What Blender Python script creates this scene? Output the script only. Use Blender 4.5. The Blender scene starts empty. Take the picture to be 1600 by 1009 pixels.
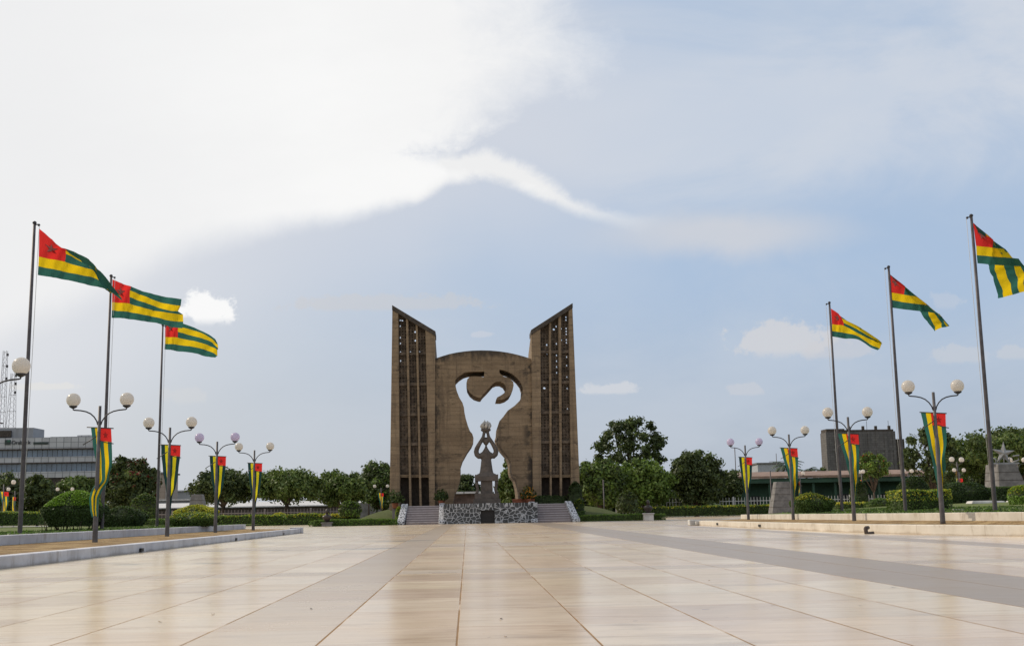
import bpy, bmesh, math, random
import numpy as np
from mathutils import Vector, Matrix
from mathutils.geometry import tessellate_polygon

R_ = math.radians
S = bpy.context.scene
COL = S.collection

# ------------------------------------------------------------------ camera
F = 1842.0; EYE = 0.8; VPX, VPY, ROLL = 730.0, 801.0, 0.018
def _n(v): return v / np.linalg.norm(v)
dY = _n(np.array([VPX - 800, 504.5 - VPY, -F]))
dZ = _n(np.cross(np.array([1, ROLL, 0.0]), dY))
dX = np.cross(dY, dZ)
RM = np.array([dX, dY, dZ])
cam = bpy.data.cameras.new('camera'); camo = bpy.data.objects.new('camera', cam); COL.objects.link(camo)
cam.sensor_width = 36; cam.lens = F / 1600 * 36; cam.clip_start = 0.05; cam.clip_end = 6000
camo.matrix_world = Matrix([[*RM[0], 0], [*RM[1], 0], [*RM[2], EYE], [0, 0, 0, 1]])
S.camera = camo
def ray(px, py): return RM @ np.array([px - 800, 504.5 - py, -F])
def at(px, py, Y):
    w = ray(px, py); t = Y / w[1]; return Vector((w[0] * t, Y, EYE + w[2] * t))
def st(px, py):
    w = ray(px, py); return w[0] / w[1], w[2] / w[1]

# ------------------------------------------------------------------ light
S.view_settings.view_transform = 'Standard'; S.view_settings.look = 'None'
S.view_settings.exposure = 0.0; S.view_settings.gamma = 1.0
sun_dir = Vector((-0.84, 0.52, 0.74)).normalized()
sl = bpy.data.lights.new('sun', 'SUN'); sl.energy = 2.7; sl.angle = R_(1.2); sl.color = (1, .88, .72)
so = bpy.data.objects.new('sun', sl); COL.objects.link(so)
so.rotation_euler = sun_dir.to_track_quat('Z', 'Y').to_euler()

W = bpy.data.worlds.new('World'); S.world = W; W.use_nodes = True
nt = W.node_tree; nt.nodes.clear()
class NG:
    """small node helper"""
    def __init__(s, tree): s.t = tree
    def new(s, typ, **kw):
        n = s.t.nodes.new(typ)
        for k, v in kw.items(): setattr(n, k, v)
        return n
    def put(s, sock, v):
        if hasattr(v, 'is_output'): s.t.links.new(v, sock)
        elif isinstance(v, (tuple, list)) and sock.type == 'RGBA' and len(v) == 3: sock.default_value = (*v, 1)
        else: sock.default_value = v
    def m(s, op, a, b=0.0, c=0.0, clamp=False):
        n = s.new('ShaderNodeMath', operation=op, use_clamp=clamp)
        for i, v in enumerate((a, b, c)):
            s.put(n.inputs[i], v)
        return n.outputs[0]
    def ss(s, v, lo, hi, a=0.0, b=1.0):
        n = s.new('ShaderNodeMapRange', interpolation_type='SMOOTHSTEP')
        s.put(n.inputs[0], v); s.put(n.inputs[1], lo); s.put(n.inputs[2], hi); s.put(n.inputs[3], a); s.put(n.inputs[4], b)
        return n.outputs[0]
    def mix(s, f, a, b, blend='MIX'):
        n = s.new('ShaderNodeMix', data_type='RGBA', blend_type=blend)
        s.put(n.inputs[0], f); s.put(n.inputs[6], a); s.put(n.inputs[7], b)
        return n.outputs[2]
    def vec(s, x=0.0, y=0.0, z=0.0):
        n = s.new('ShaderNodeCombineXYZ')
        for i, v in enumerate((x, y, z)): s.put(n.inputs[i], v)
        return n.outputs[0]
    def sep(s, v):
        n = s.new('ShaderNodeSeparateXYZ'); s.put(n.inputs[0], v); return n.outputs
    def noise(s, v, scale, detail=4, rough=.55, dist=0.0):
        n = s.new('ShaderNodeTexNoise'); s.put(n.inputs['Vector'], v)
        n.inputs['Scale'].default_value = scale; n.inputs['Detail'].default_value = detail
        n.inputs['Roughness'].default_value = rough; n.inputs['Distortion'].default_value = dist
        return n.outputs[0]
    def ramp(s, f, pts, interp='LINEAR'):
        n = s.new('ShaderNodeValToRGB'); s.put(n.inputs[0], f); e = n.color_ramp.elements
        n.color_ramp.interpolation = interp
        while len(e) < len(pts): e.new(0.5)
        for i, (p, c) in enumerate(pts):
            e[i].position = p
            if not isinstance(c, (tuple, list)): c = (c, c, c)
            e[i].color = (*c, 1)
        return n.outputs[0]
    def curve(s, x, pts, x0, x1, y0, y1):
        """piecewise linear function of x through pts"""
        f = s.m('DIVIDE', s.m('SUBTRACT', x, x0), x1 - x0, clamp=True)
        r = s.ramp(f, [((a - x0) / (x1 - x0), (b - y0) / (y1 - y0)) for a, b in pts], 'B_SPLINE' if False else 'LINEAR')
        g = s.new('ShaderNodeSeparateColor'); s.put(g.inputs[0], r)
        return s.m('ADD', s.m('MULTIPLY', g.outputs[0], y1 - y0), y0)

g = NG(nt)
sky = g.new('ShaderNodeTexSky', sky_type='NISHITA', sun_disc=False)
sky.sun_elevation = math.asin(sun_dir.z); sky.sun_rotation = math.atan2(sun_dir.x, sun_dir.y)
sky.air_density = 1.0; sky.dust_density = 1.5; sky.ozone_density = 1.2
tc = g.new('ShaderNodeTexCoord'); D = tc.outputs['Generated']
dx, dy, dz = g.sep(D)
ay = g.m('MAXIMUM', g.m('ABSOLUTE', dy), 0.12)
s_ = g.m('DIVIDE', dx, ay); t_ = g.m('DIVIDE', dz, ay)
pv = g.vec(s_, t_, 0.0)
warp = g.new('ShaderNodeTexNoise'); g.put(warp.inputs['Vector'], pv); warp.inputs['Scale'].default_value = 5.0; warp.inputs['Detail'].default_value = 3
wsc = g.new('ShaderNodeVectorMath', operation='SCALE'); g.put(wsc.inputs[0], warp.outputs['Color']); wsc.inputs['Scale'].default_value = .12
wad = g.new('ShaderNodeVectorMath', operation='ADD'); g.put(wad.inputs[0], pv); g.put(wad.inputs[1], wsc.outputs[0]); pw = wad.outputs[0]
wob = g.m('ADD', g.m('MULTIPLY', g.m('SUBTRACT', g.noise(pw, 7.0, 8, .66), .5), .12), g.m('MULTIPLY', g.m('SUBTRACT', g.noise(pw, 26.0, 6, .65), .5), .035))
wob2 = g.m('MULTIPLY', g.m('SUBTRACT', g.noise(pv, 3.0, 5, .55), .5), .16)
lo_px = [(-300, 640), (0, 560), (150, 490), (300, 412), (420, 372), (560, 343), (650, 318), (700, 286), (760, 276), (830, 300), (900, 330), (1000, 362), (1150, 350), (1300, 335), (1600, 315), (1900, 300)]
lo = [st(*p) for p in lo_px]
tb = g.curve(s_, lo, lo[0][0], lo[-1][0], -.1, .6)
ri_px = [(830, 290), (720, 262), (690, 240), (760, 200), (820, 150), (878, 95), (850, 30), (840, -50), (900, -400)]
ri = sorted([(st(*p)[1], st(*p)[0]) for p in ri_px])
sb = g.curve(t_, ri, ri[0][0], ri[-1][0], -.5, .5)
sk0 = g.m('ADD', g.m('MULTIPLY', s_, .42), g.m('MULTIPLY', t_, .25)); tk0 = g.m('SUBTRACT', t_, g.m('MULTIPLY', s_, .16))
d_lo = g.m('ADD', g.m('SUBTRACT', t_, tb), g.m('MULTIPLY', wob, .22))      # >0 above the lower cloud edge
d_ri = g.m('ADD', g.m('SUBTRACT', sb, s_), g.m('ADD', g.m('MULTIPLY', wob, 1.25), g.m('MULTIPLY', g.m('SUBTRACT', g.noise(g.vec(sk0, tk0, 3.0), 22.0, 8, .68, .6), .5), .085)))       # >0 left of the right cloud edge
K = 10.0
def c(r, gg, b): return (r * K, gg * K, b * K)
# blue air under thin veil: greyer to the left, paler low down
veil_lr = g.ss(s_, -.40, .26)
veil = g.mix(veil_lr, c(.62, .655, .71), c(.425, .55, .735))
veil = g.mix(g.ss(t_, .0, .22, .85, 0.0), veil, g.mix(veil_lr, c(.56, .58, .625), c(.455, .495, .57)))
col = g.mix(.88, sky.outputs[0], veil)
sk = g.m('ADD', g.m('MULTIPLY', s_, .42), g.m('MULTIPLY', t_, .25)); tk = g.m('SUBTRACT', t_, g.m('MULTIPLY', s_, .16))
n_soft = g.noise(g.vec(sk, tk, 1.7), 6.5, 7, .6, .4)
col = g.mix(g.ss(n_soft, .40, .70, 0.0, .40), col, c(.60, .65, .72))
# streaky veil above the edge, right of the bright mass
up = g.ss(d_lo, -.02, .05)
n_v = g.noise(g.vec(sk, tk, 5.0), 8.0, 7, .6, .5)
n_v2 = g.noise(g.vec(sk, tk, 9.0), 3.2, 4, .5)
vfac = g.m('MULTIPLY', up, g.m('ADD', g.ss(n_v, .34, .62, .18, .62), g.ss(n_v2, .42, .66, -.05, .40)), clamp=True)
vfac = g.m('MULTIPLY', vfac, g.ss(g.m('SUBTRACT', t_, g.m('MULTIPLY', s_, .12)), .33, .46, 1.0, .55))
col = g.mix(g.m('MULTIPLY', g.ss(s_, .02, .22), g.m('MULTIPLY', up, .0)), col, c(.4, .5, .7))
col = g.mix(vfac, col, c(.69, .715, .765))
# grey lavender shade below the edge of the bright mass
under = g.m('MULTIPLY', g.ss(d_lo, -.11, .005), g.ss(s_, .22, .0))
col = g.mix(g.m('MULTIPLY', under, .72), col, c(.635, .67, .745))
# warm haze at the right end of the edge
hx, hz_ = st(1130, 368)
he = g.m('SQRT', g.m('ADD', g.m('POWER', g.m('DIVIDE', g.m('SUBTRACT', s_, hx), .125), 2.0), g.m('POWER', g.m('DIVIDE', g.m('SUBTRACT', g.m('ADD', t_, g.m('MULTIPLY', wob, .25)), hz_), .024), 2.0)))
col = g.mix(g.m('MULTIPLY', g.ss(he, 1.25, .2), .62), col, c(.70, .685, .69))
# silver edge
ew = g.ss(s_, -.02, .16, .024, .010)
edge = g.m('MULTIPLY', g.ss(d_lo, -.007, .007), g.ss(g.m('ADD', g.m('SUBTRACT', d_lo, ew), g.m('MULTIPLY', wob, .30)), .008, -.006))
edge = g.m('MULTIPLY', edge, g.m('MULTIPLY', g.ss(s_, -.09, -.02), g.ss(s_, .19, .06)))
col = g.mix(g.m('MULTIPLY', edge, .95), col, c(.87, .87, .868))
# bright overexposed mass
dri_w = g.ss(t_, st(740, 255)[1], st(740, 120)[1], .028, .095)
wmask = g.m('MULTIPLY', g.ss(d_lo, -.006, g.ss(s_, -.05, -.30, .012, .045)), g.m('POWER', g.ss(d_ri, g.m('MULTIPLY', dri_w, -.5), dri_w), .75))
bright = g.mix(g.ss(g.noise(g.vec(sk, tk, 2.0), 4.0, 6, .6), .35, .7), c(.955, .955, .95), c(.90, .90, .90))
col = g.mix(wmask, col, bright)
# thin bright cloud left of and below the mass
low_l = g.m('MULTIPLY', g.ss(s_, -.08, -.42), g.ss(d_lo, -.20, .0))
col = g.mix(g.m('MULTIPLY', low_l, .60), col, c(.80, .805, .82))
# small cumulus: centre px, half sizes px, strength, colour
for (cx, cy, rx, ry, k, cc) in [
        (320, 484, 46, 30, 1.0, (.95, .95, .95)), (1225, 532, 82, 34, .75, (.66, .66, .68)), (1310, 546, 60, 22, .5, (.62, .62, .65)),
        (950, 608, 46, 11, .75, (.66, .68, .72)), (750, 523, 20, 6, .6, (.60, .63, .70)), (1165, 610, 30, 11, .55, (.60, .62, .67)),
        (1500, 556, 50, 16, .5, (.60, .62, .66)), (70, 604, 55, 7, .6, (.78, .77, .74)), (600, 474, 160, 16, .40, (.63, .61, .60)),
        (1590, 552, 46, 13, .5, (.6, .62, .66)), (290, 618, 40, 16, .35, (.68, .68, .68)), (1480, 470, 26, 18, .35, (.6, .63, .69))]:
    sx, tz = st(cx, cy)
    wob3 = g.m('MULTIPLY', g.m('SUBTRACT', g.noise(pv, 62.0, 6, .62), .5), 2.3)
    flat = g.m('MULTIPLY', g.ss(t_, tz - ry / F * 1.0, tz - ry / F * .35, 0.0, 1.0), 1.0)
    e = g.m('SQRT', g.m('ADD', g.m('POWER', g.m('DIVIDE', g.m('SUBTRACT', s_, sx), rx / F), 2.0), g.m('POWER', g.m('DIVIDE', g.m('SUBTRACT', t_, tz), ry / F), 2.0)))
    mk = g.ss(g.m('ADD', e, wob3), 1.12, .70)
    front = g.m('GREATER_THAN', dy, 0.0)
    col = g.mix(g.m('MULTIPLY', g.m('MULTIPLY', mk, flat), g.m('MULTIPLY', front, k)), col, c(*cc))
bg = g.new('ShaderNodeBackground'); g.put(bg.inputs[0], col); bg.inputs[1].default_value = 0.1
wo = g.new('ShaderNodeOutputWorld'); nt.links.new(bg.outputs[0], wo.inputs[0])

# ------------------------------------------------------------------ helpers
class MB:
    def __init__(s): s.v = []; s.f = []; s.mi = []; s.smooth = []
    def add(s, vs, fs, mi=0, sm=False):
        o = len(s.v); s.v.extend([tuple(p) for p in vs])
        for f in fs: s.f.append(tuple(o + i for i in f)); s.mi.append(mi); s.smooth.append(sm)
        return s
    def box(s, x0, x1, y0, y1, z0, z1, mi=0):
        return s.hexa([(x0, y0, z0), (x1, y0, z0), (x1, y1, z0), (x0, y1, z0)], [(x0, y0, z1), (x1, y0, z1), (x1, y1, z1), (x0, y1, z1)], mi)
    def hexa(s, b, t, mi=0):
        return s.add(list(b) + list(t), [(3, 2, 1, 0), (4, 5, 6, 7), (0, 1, 5, 4), (1, 2, 6, 5), (2, 3, 7, 6), (3, 0, 4, 7)], mi)
    def prism(s, poly, d, mi=0):
        """closed prism: poly = 3D points of one cap, d = extrusion vector"""
        n = len(poly); P = [Vector(p) for p in poly]; d = Vector(d)
        tri = tessellate_polygon([P])
        fs = [tuple(t) for t in tri] + [tuple(n + i for i in reversed(t)) for t in tri]
        fs += [(i, (i + 1) % n, n + (i + 1) % n, n + i) for i in range(n)]
        return s.add(P + [p + d for p in P], fs, mi)
    def tube(s, path, rad, n=8, mi=0, caps=True, sm=True):
        P = [Vector(p) for p in path]
        if not isinstance(rad, (list, tuple)): rad = [rad] * len(P)
        vs = []; fs = []; up = None
        for i, p in enumerate(P):
            t = (P[min(i + 1, len(P) - 1)] - P[max(i - 1, 0)]).normalized()
            if up is None:
                up = Vector((0, 0, 1)) if abs(t.z) < .9 else Vector((1, 0, 0))
            a = t.cross(up)
            if a.length < 1e-5: a = t.cross(Vector((0, 1, 0)))
            a.normalize(); b = t.cross(a).normalized(); up = -b if False else up
            up = b * -1.0
            for k in range(n):
                th = 2 * math.pi * k / n
                vs.append(p + (a * math.cos(th) + b * math.sin(th)) * rad[i])
        for i in range(len(P) - 1):
            for k in range(n):
                fs.append((i * n + k, i * n + (k + 1) % n, (i + 1) * n + (k + 1) % n, (i + 1) * n + k))
        s.add(vs, fs, mi, sm)
        if caps:
            o = len(s.v) - len(vs)
            s.f.append(tuple(o + k for k in reversed(range(n)))); s.mi.append(mi); s.smooth.append(False)
            o2 = o + (len(P) - 1) * n
            s.f.append(tuple(o2 + k for k in range(n))); s.mi.append(mi); s.smooth.append(False)
        return s
    def lathe(s, prof, c=(0, 0, 0), n=20, mi=0, sx=1.0, sy=1.0, sm=True):
        vs = []; fs = []
        for r, z in prof:
            for k in range(n):
                th = 2 * math.pi * k / n; vs.append((c[0] + r * sx * math.cos(th), c[1] + r * sy * math.sin(th), c[2] + z))
        m = len(prof)
        for i in range(m - 1):
            for k in range(n): fs.append((i * n + k, i * n + (k + 1) % n, (i + 1) * n + (k + 1) % n, (i + 1) * n + k))
        fs.append(tuple(reversed(range(n)))); fs.append(tuple((m - 1) * n + k for k in range(n)))
        return s.add(vs, fs, mi, sm)
    def ball(s, c, rx, ry=None, rz=None, n=16, m=10, mi=0):
        ry = ry or rx; rz = rz or rx
        prof = [(max(math.sin(math.pi * i / m), .02), -math.cos(math.pi * i / m)) for i in range(m + 1)]
        vs = MB().lathe(prof, n=n); return s.add([(c[0] + x * rx, c[1] + y * ry, c[2] + z * rz) for x, y, z in vs.v], vs.f, mi, True)
    def build(s, name, mats, parent=None):
        me = bpy.data.meshes.new(name); me.from_pydata(s.v, [], s.f)
        if not isinstance(mats, (list, tuple)): mats = [mats]
        for m_ in mats: me.materials.append(m_)
        me.polygons.foreach_set('material_index', s.mi)
        me.polygons.foreach_set('use_smooth', s.smooth); me.update()
        bm = bmesh.new(); bm.from_mesh(me); bmesh.ops.recalc_face_normals(bm, faces=bm.faces) if len(s.f) < 60000 else None
        bm.to_mesh(me); bm.free()
        return link(bpy.data.objects.new(name, me), parent)
def link(o, parent=None):
    COL.objects.link(o)
    if parent is not None: o.parent = parent
    return o
def tag(o, label=None, cat=None, group=None, kind=None):
    if label: o['label'] = label
    if cat: o['category'] = cat
    if group: o['group'] = group
    if kind: o['kind'] = kind
    return o
def thing(name, label, cat, loc=(0, 0, 0), rz=0, group=None):
    o = bpy.data.objects.new(name, None); o.empty_display_size = .2; link(o)
    o.location = loc; o.rotation_euler = (0, 0, rz); return tag(o, label, cat, group)
def struct(o): o['kind'] = 'structure'; return o
def copy_tree(o, parent=None):
    c_ = o.copy(); COL.objects.link(c_)
    if parent is not None: c_.parent = parent
    for ch in [k for k in bpy.data.objects if k.parent == o]: copy_tree(ch, c_)
    return c_
def bevel(o, w=.02, seg=2):
    m_ = o.modifiers.new('bevel', 'BEVEL'); m_.width = w; m_.segments = seg; m_.limit_method = 'ANGLE'; return o

# ------------------------------------------------------------------ materials
def mat(name, base=(.5, .5, .5), rough=.6, metal=0.0, var=.0, vscale=3.0, bump=0.0, bscale=20.0, spec=.5):
    m_ = bpy.data.materials.new(name); m_.use_nodes = True; t = m_.node_tree; b = t.nodes['Principled BSDF']; q = NG(t)
    b.inputs['Roughness'].default_value = rough; b.inputs['Metallic'].default_value = metal; b.inputs['Specular IOR Level'].default_value = spec
    oc = q.new('ShaderNodeTexCoord').outputs['Object']
    if var > 0:
        n = q.noise(oc, vscale, 5, .6)
        q.put(b.inputs['Base Color'], q.mix(q.ss(n, .3, .7), tuple(x * (1 - var) for x in base), tuple(min(1, x * (1 + var)) for x in base)))
    else: b.inputs['Base Color'].default_value = (*base, 1)
    if bump > 0:
        bn = q.new('ShaderNodeBump'); bn.inputs['Strength'].default_value = bump; bn.inputs['Distance'].default_value = .02
        q.put(bn.inputs['Height'], q.noise(oc, bscale, 4, .6)); t.links.new(bn.outputs[0], b.inputs['Normal'])
    return m_
def setup(name, rough=.6):
    m_ = bpy.data.materials.new(name); m_.use_nodes = True; t = m_.node_tree; q = NG(t)
    b = t.nodes['Principled BSDF']; b.inputs['Roughness'].default_value = rough
    return m_, q, b, q.new('ShaderNodeTexCoord').outputs['Object']
def bump(q, b, h, strength=.4, dist=.02):
    bn = q.new('ShaderNodeBump'); bn.inputs['Strength'].default_value = strength; bn.inputs['Distance'].default_value = dist
    q.put(bn.inputs['Height'], h); q.t.links.new(bn.outputs[0], b.inputs['Normal'])

def m_plaza():
    m_, q, b, P = setup('polished_marble_slabs', .2)
    x, y, z = q.sep(P)
    SX, SY, X0 = .878, 1.45, -.075
    u = q.m('DIVIDE', q.m('SUBTRACT', x, X0), SX); cu = q.m('FLOOR', u); fu = q.m('SUBTRACT', u, cu)
    off = q.m('MULTIPLY', q.m('MODULO', q.m('ABSOLUTE', q.m('FLOOR', q.m('DIVIDE', cu, 2.0))), 3.0), .0)
    v = q.m('ADD', q.m('DIVIDE', y, SY), off); cv = q.m('FLOOR', v); fv = q.m('SUBTRACT', v, cv)
    wn = q.new('ShaderNodeTexWhiteNoise', noise_dimensions='2D'); q.put(wn.inputs['Vector'], q.vec(cu, cv, 0))
    rnd = wn.outputs['Value']; rc = q.sep(wn.outputs['Color'])
    big = q.noise(P, .16, 3, .5)
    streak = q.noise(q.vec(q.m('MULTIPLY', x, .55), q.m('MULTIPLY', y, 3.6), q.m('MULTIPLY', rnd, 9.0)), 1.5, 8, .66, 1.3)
    fine = q.noise(P, 9.0, 5, .65)
    base = q.mix(q.ss(big, .38, .62), (.68, .54, .37), (.68, .525, .385))
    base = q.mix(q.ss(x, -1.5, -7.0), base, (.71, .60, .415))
    base = q.mix(q.m('MULTIPLY', q.m('POWER', rnd, 1.6), .62), base, (.47, .35, .25))
    base = q.mix(q.m('MULTIPLY', q.m('POWER', rc[1], 2.0), .6), base, (.76, .65, .49))
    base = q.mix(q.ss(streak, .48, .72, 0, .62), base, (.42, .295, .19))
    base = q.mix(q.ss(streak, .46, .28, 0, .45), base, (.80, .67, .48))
    # laid bands of grey marble along and across the plaza
    def band(c_, a, b_, e=.004): return q.m('MULTIPLY', q.ss(c_, a - e, a + e), q.ss(c_, b_ + e, b_ - e))
    g1 = band(x, X0 - 2 * SX, X0 - SX)
    g2 = band(x, X0 + 5 * SX, X0 + 7 * SX)
    g3 = band(x, X0 + 11.3 * SX, X0 + 12.4 * SX)
    ly = q.m('ADD', q.m('MULTIPLY', q.m('FLOOR', q.m('DIVIDE', x, 40.0)), .0), y)
    g4 = None
    for (a, b_) in ((16.3, 17.3), (29.0, 31.9), (43.5, 46.4), (58.0, 60.9), (72.5, 75.4)):
        k = band(y, a, b_); g4 = k if g4 is None else q.m('MAXIMUM', g4, k)
    g4 = q.m('MULTIPLY', g4, q.m('MULTIPLY', q.ss(x, X0 - 9 * SX - .1, X0 - 9 * SX), .55))
    gg = q.m('MAXIMUM', q.m('MAXIMUM', q.m('MULTIPLY', g1, q.ss(y, 5.0, 22.0, .22, .80)), g2), q.m('MAXIMUM', q.m('MULTIPLY', g3, .8), g4))
    grey = q.mix(streak, (.22, .172, .132), (.32, .262, .208))
    base = q.mix(q.m('MULTIPLY', gg, .92), base, grey)
    stain = q.noise(q.vec(x, q.m('MULTIPLY', y, 2.2), 3.3), .55, 6, .65)
    base = q.mix(q.ss(stain, .57, .72, 0, .45), base, (.27, .215, .165))
    spots = q.noise(P, 5.5, 3, .5); base = q.mix(q.ss(spots, .70, .76, 0, .55), base, (.16, .12, .09))
    base = q.mix(q.ss(fine, .62, .8, 0, .25), base, (.3, .24, .18))
    # joints
    jx = q.m('MULTIPLY', q.m('MINIMUM', fu, q.m('SUBTRACT', 1.0, fu)), SX)
    jy = q.m('MULTIPLY', q.m('MINIMUM', fv, q.m('SUBTRACT', 1.0, fv)), SY)
    jn = q.m('ADD', .75, q.m('MULTIPLY', q.noise(P, 2.2, 4, .6), .5))
    kx = q.m('MULTIPLY', q.ss(q.m('DIVIDE', jx, jn), .0105, .005), q.ss(q.noise(P, .8, 4, .6), .30, .5, .35, 1.0)); ky = q.ss(q.m('DIVIDE', jy, jn), .005, .002)
    kj = q.m('MAXIMUM', kx, q.m('MULTIPLY', ky, .75))
    base = q.mix(kj, base, q.mix(q.noise(P, 1.3, 3), (.10, .050, .018), (.36, .20, .07)))
    q.put(b.inputs['Base Color'], base)
    q.put(b.inputs['Roughness'], q.m('ADD', q.m('ADD', .13, q.m('MULTIPLY', q.noise(P, 1.1, 5, .6), .16)), q.m('MULTIPLY', q.m('MAXIMUM', kj, q.m('MULTIPLY', gg, .28)), .5)))
    b.inputs['Specular IOR Level'].default_value = .30
    hh = q.m('SUBTRACT', q.m('ADD', q.m('MULTIPLY', q.noise(P, 2.5, 4, .6), .10), q.m('MULTIPLY', rnd, .05)), kj)
    bump(q, b, hh, .22, .012)
    return m_
def m_concrete(name, c0, c1, dark, mold_top=None, seams=True, joints=()):
    m_, q, b, P = setup(name, .85)
    x, y, z = q.sep(P)
    n1 = q.noise(q.vec(q.m('MULTIPLY', x, .35), y, q.m('MULTIPLY', z, 1.6)), 1.0, 7, .62, .4)
    base = q.mix(q.ss(n1, .34, .66), c0, c1)
    drip = q.noise(q.vec(q.m('MULTIPLY', x, 2.6), q.m('MULTIPLY', y, 2.6), q.m('MULTIPLY', z, .16)), 1.0, 6, .65)
    base = q.mix(q.ss(drip, .48, .70, 0, .66), base, dark)
    blot = q.noise(q.vec(q.m('MULTIPLY', x, .7), y, q.m('MULTIPLY', z, 2.1)), 1.15, 7, .68, .8)
    base = q.mix(q.ss(blot, .54, .66, 0, .8), base, tuple(.55 * v for v in dark))
    grain = q.noise(P, 9.0, 5, .7); base = q.mix(q.ss(grain, .35, .7, 0, .3), base, tuple(v * 1.45 for v in c1))
    if seams:
        zz = q.m('DIVIDE', z, .34); fz = q.m('FRACT', zz)
        wn = q.new('ShaderNodeTexWhiteNoise', noise_dimensions='2D'); q.put(wn.inputs['Vector'], q.vec(q.m('FLOOR', zz), q.m('FLOOR', q.m('DIVIDE', x, 3.1)), 0))
        base = q.mix(q.m('MULTIPLY', wn.outputs['Value'], .34), base, tuple(v * .62 for v in c0))
        k = q.ss(q.m('MINIMUM', fz, q.m('SUBTRACT', 1.0, fz)), .09, .02)
        base = q.mix(q.m('MULTIPLY', k, .42), base, dark)
    if mold_top:
        for a, b_ in mold_top:
            k = q.ss(q.m('ADD', z, q.m('MULTIPLY', q.noise(q.vec(x, y, q.m('MULTIPLY', z, .4)), 1.6, 6, .65), 2.6)), a, b_)
            base = q.mix(q.m('MULTIPLY', k, .8), base, (.022, .018, .015))
    for jx_ in joints:
        dj = q.m('ABSOLUTE', q.m('SUBTRACT', x, jx_))
        k = q.m('MULTIPLY', q.ss(dj, .95, .2), q.ss(q.noise(q.vec(x, y, q.m('MULTIPLY', z, .8)), 1.25, 6, .68), .44, .60))
        base = q.mix(q.m('MULTIPLY', k, .88), base, (.018, .015, .013))
    q.put(b.inputs['Base Color'], base)
    bump(q, b, q.m('ADD', q.m('MULTIPLY', grain, .5), n1), .5, .03)
    return m_
def m_rubble(name, scale, stone0, stone1, mortar, width, soldier=None, jit=1.0):
    m_, q, b, P = setup(name, .8)
    x, y, z = q.sep(P)
    wv = q.new('ShaderNodeVectorMath', operation='ADD')
    nz = q.new('ShaderNodeTexNoise'); q.put(nz.inputs['Vector'], P); nz.inputs['Scale'].default_value = 5
    sc = q.new('ShaderNodeVectorMath', operation='SCALE'); q.put(sc.inputs[0], nz.outputs['Color']); sc.inputs['Scale'].default_value = .10
    q.put(wv.inputs[0], P); q.put(wv.inputs[1], sc.outputs[0]); V = wv.outputs[0]
    if soldier:
        k = q.m('GREATER_THAN', z, soldier)
        vx, vy, vz = q.sep(V)
        V = q.vec(q.m('MULTIPLY', vx, q.m('ADD', 1.0, q.m('MULTIPLY', k, .55))), q.m('MULTIPLY', vy, .8), q.m('MULTIPLY', vz, q.m('SUBTRACT', 1.25, q.m('MULTIPLY', k, 1.0))))
    v1 = q.new('ShaderNodeTexVoronoi', feature='DISTANCE_TO_EDGE'); q.put(v1.inputs['Vector'], V); v1.inputs['Scale'].default_value = scale
    v2 = q.new('ShaderNodeTexVoronoi', feature='F1'); q.put(v2.inputs['Vector'], V); v2.inputs['Scale'].default_value = scale
    r = q.sep(v2.outputs['Color'])[0]
    st_ = q.mix(r, stone0, stone1); st_ = q.mix(q.ss(q.noise(P, 14, 5, .65), .4, .75, 0, .5), st_, tuple(v * 2.0 for v in stone1))
    k = q.ss(v1.outputs['Distance'], width * .6, width * 1.3)
    mo = q.mix(q.noise(P, 6, 4), tuple(v * .7 for v in mortar), mortar)
    q.put(b.inputs['Base Color'], q.mix(k, mo, st_))
    bump(q, b, q.m('ADD', q.m('MULTIPLY', k, -.25), q.m('MULTIPLY', q.noise(P, 10, 4), .5)), .7, .04)
    return m_
def m_leaf(name, trans=.22, rough=.55):
    m_, q, b, P = setup(name, rough)
    a = q.new('ShaderNodeVertexColor', layer_name='tint').outputs[0]
    q.put(b.inputs['Base Color'], a); b.inputs['Specular IOR Level'].default_value = .3
    tr = q.new('ShaderNodeBsdfTranslucent'); q.put(tr.inputs[0], q.mix(.5, a, (.9, 1.0, .25), 'MULTIPLY'))
    mx = q.new('ShaderNodeMixShader'); mx.inputs[0].default_value = trans
    o = [n for n in q.t.nodes if n.type == 'OUTPUT_MATERIAL'][0]
    q.t.links.new(b.outputs[0], mx.inputs[1]); q.t.links.new(tr.outputs[0], mx.inputs[2]); q.t.links.new(mx.outputs[0], o.inputs[0])
    return m_
def m_cloth(name, colr, trans=.35):
    m_, q, b, P = setup(name, .75)
    n = q.noise(P, 2.5, 4, .6)
    cc = q.mix(q.ss(n, .3, .7), tuple(v * .85 for v in colr), colr)
    q.put(b.inputs['Base Color'], cc); b.inputs['Specular IOR Level'].default_value = .2
    tr = q.new('ShaderNodeBsdfTranslucent'); q.put(tr.inputs[0], cc)
    mx = q.new('ShaderNodeMixShader'); mx.inputs[0].default_value = trans
    o = [n_ for n_ in q.t.nodes if n_.type == 'OUTPUT_MATERIAL'][0]
    q.t.links.new(b.outputs[0], mx.inputs[1]); q.t.links.new(tr.outputs[0], mx.inputs[2]); q.t.links.new(mx.outputs[0], o.inputs[0])
    w = q.new('ShaderNodeTexWave'); q.put(w.inputs[0], P); w.inputs['Scale'].default_value = 60; w.inputs['Distortion'].default_value = 2
    bump(q, b, q.m('ADD', q.m('MULTIPLY', w.outputs[1], .2), q.noise(P, 5, 4, .6)), .35, .02)
    return m_
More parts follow.
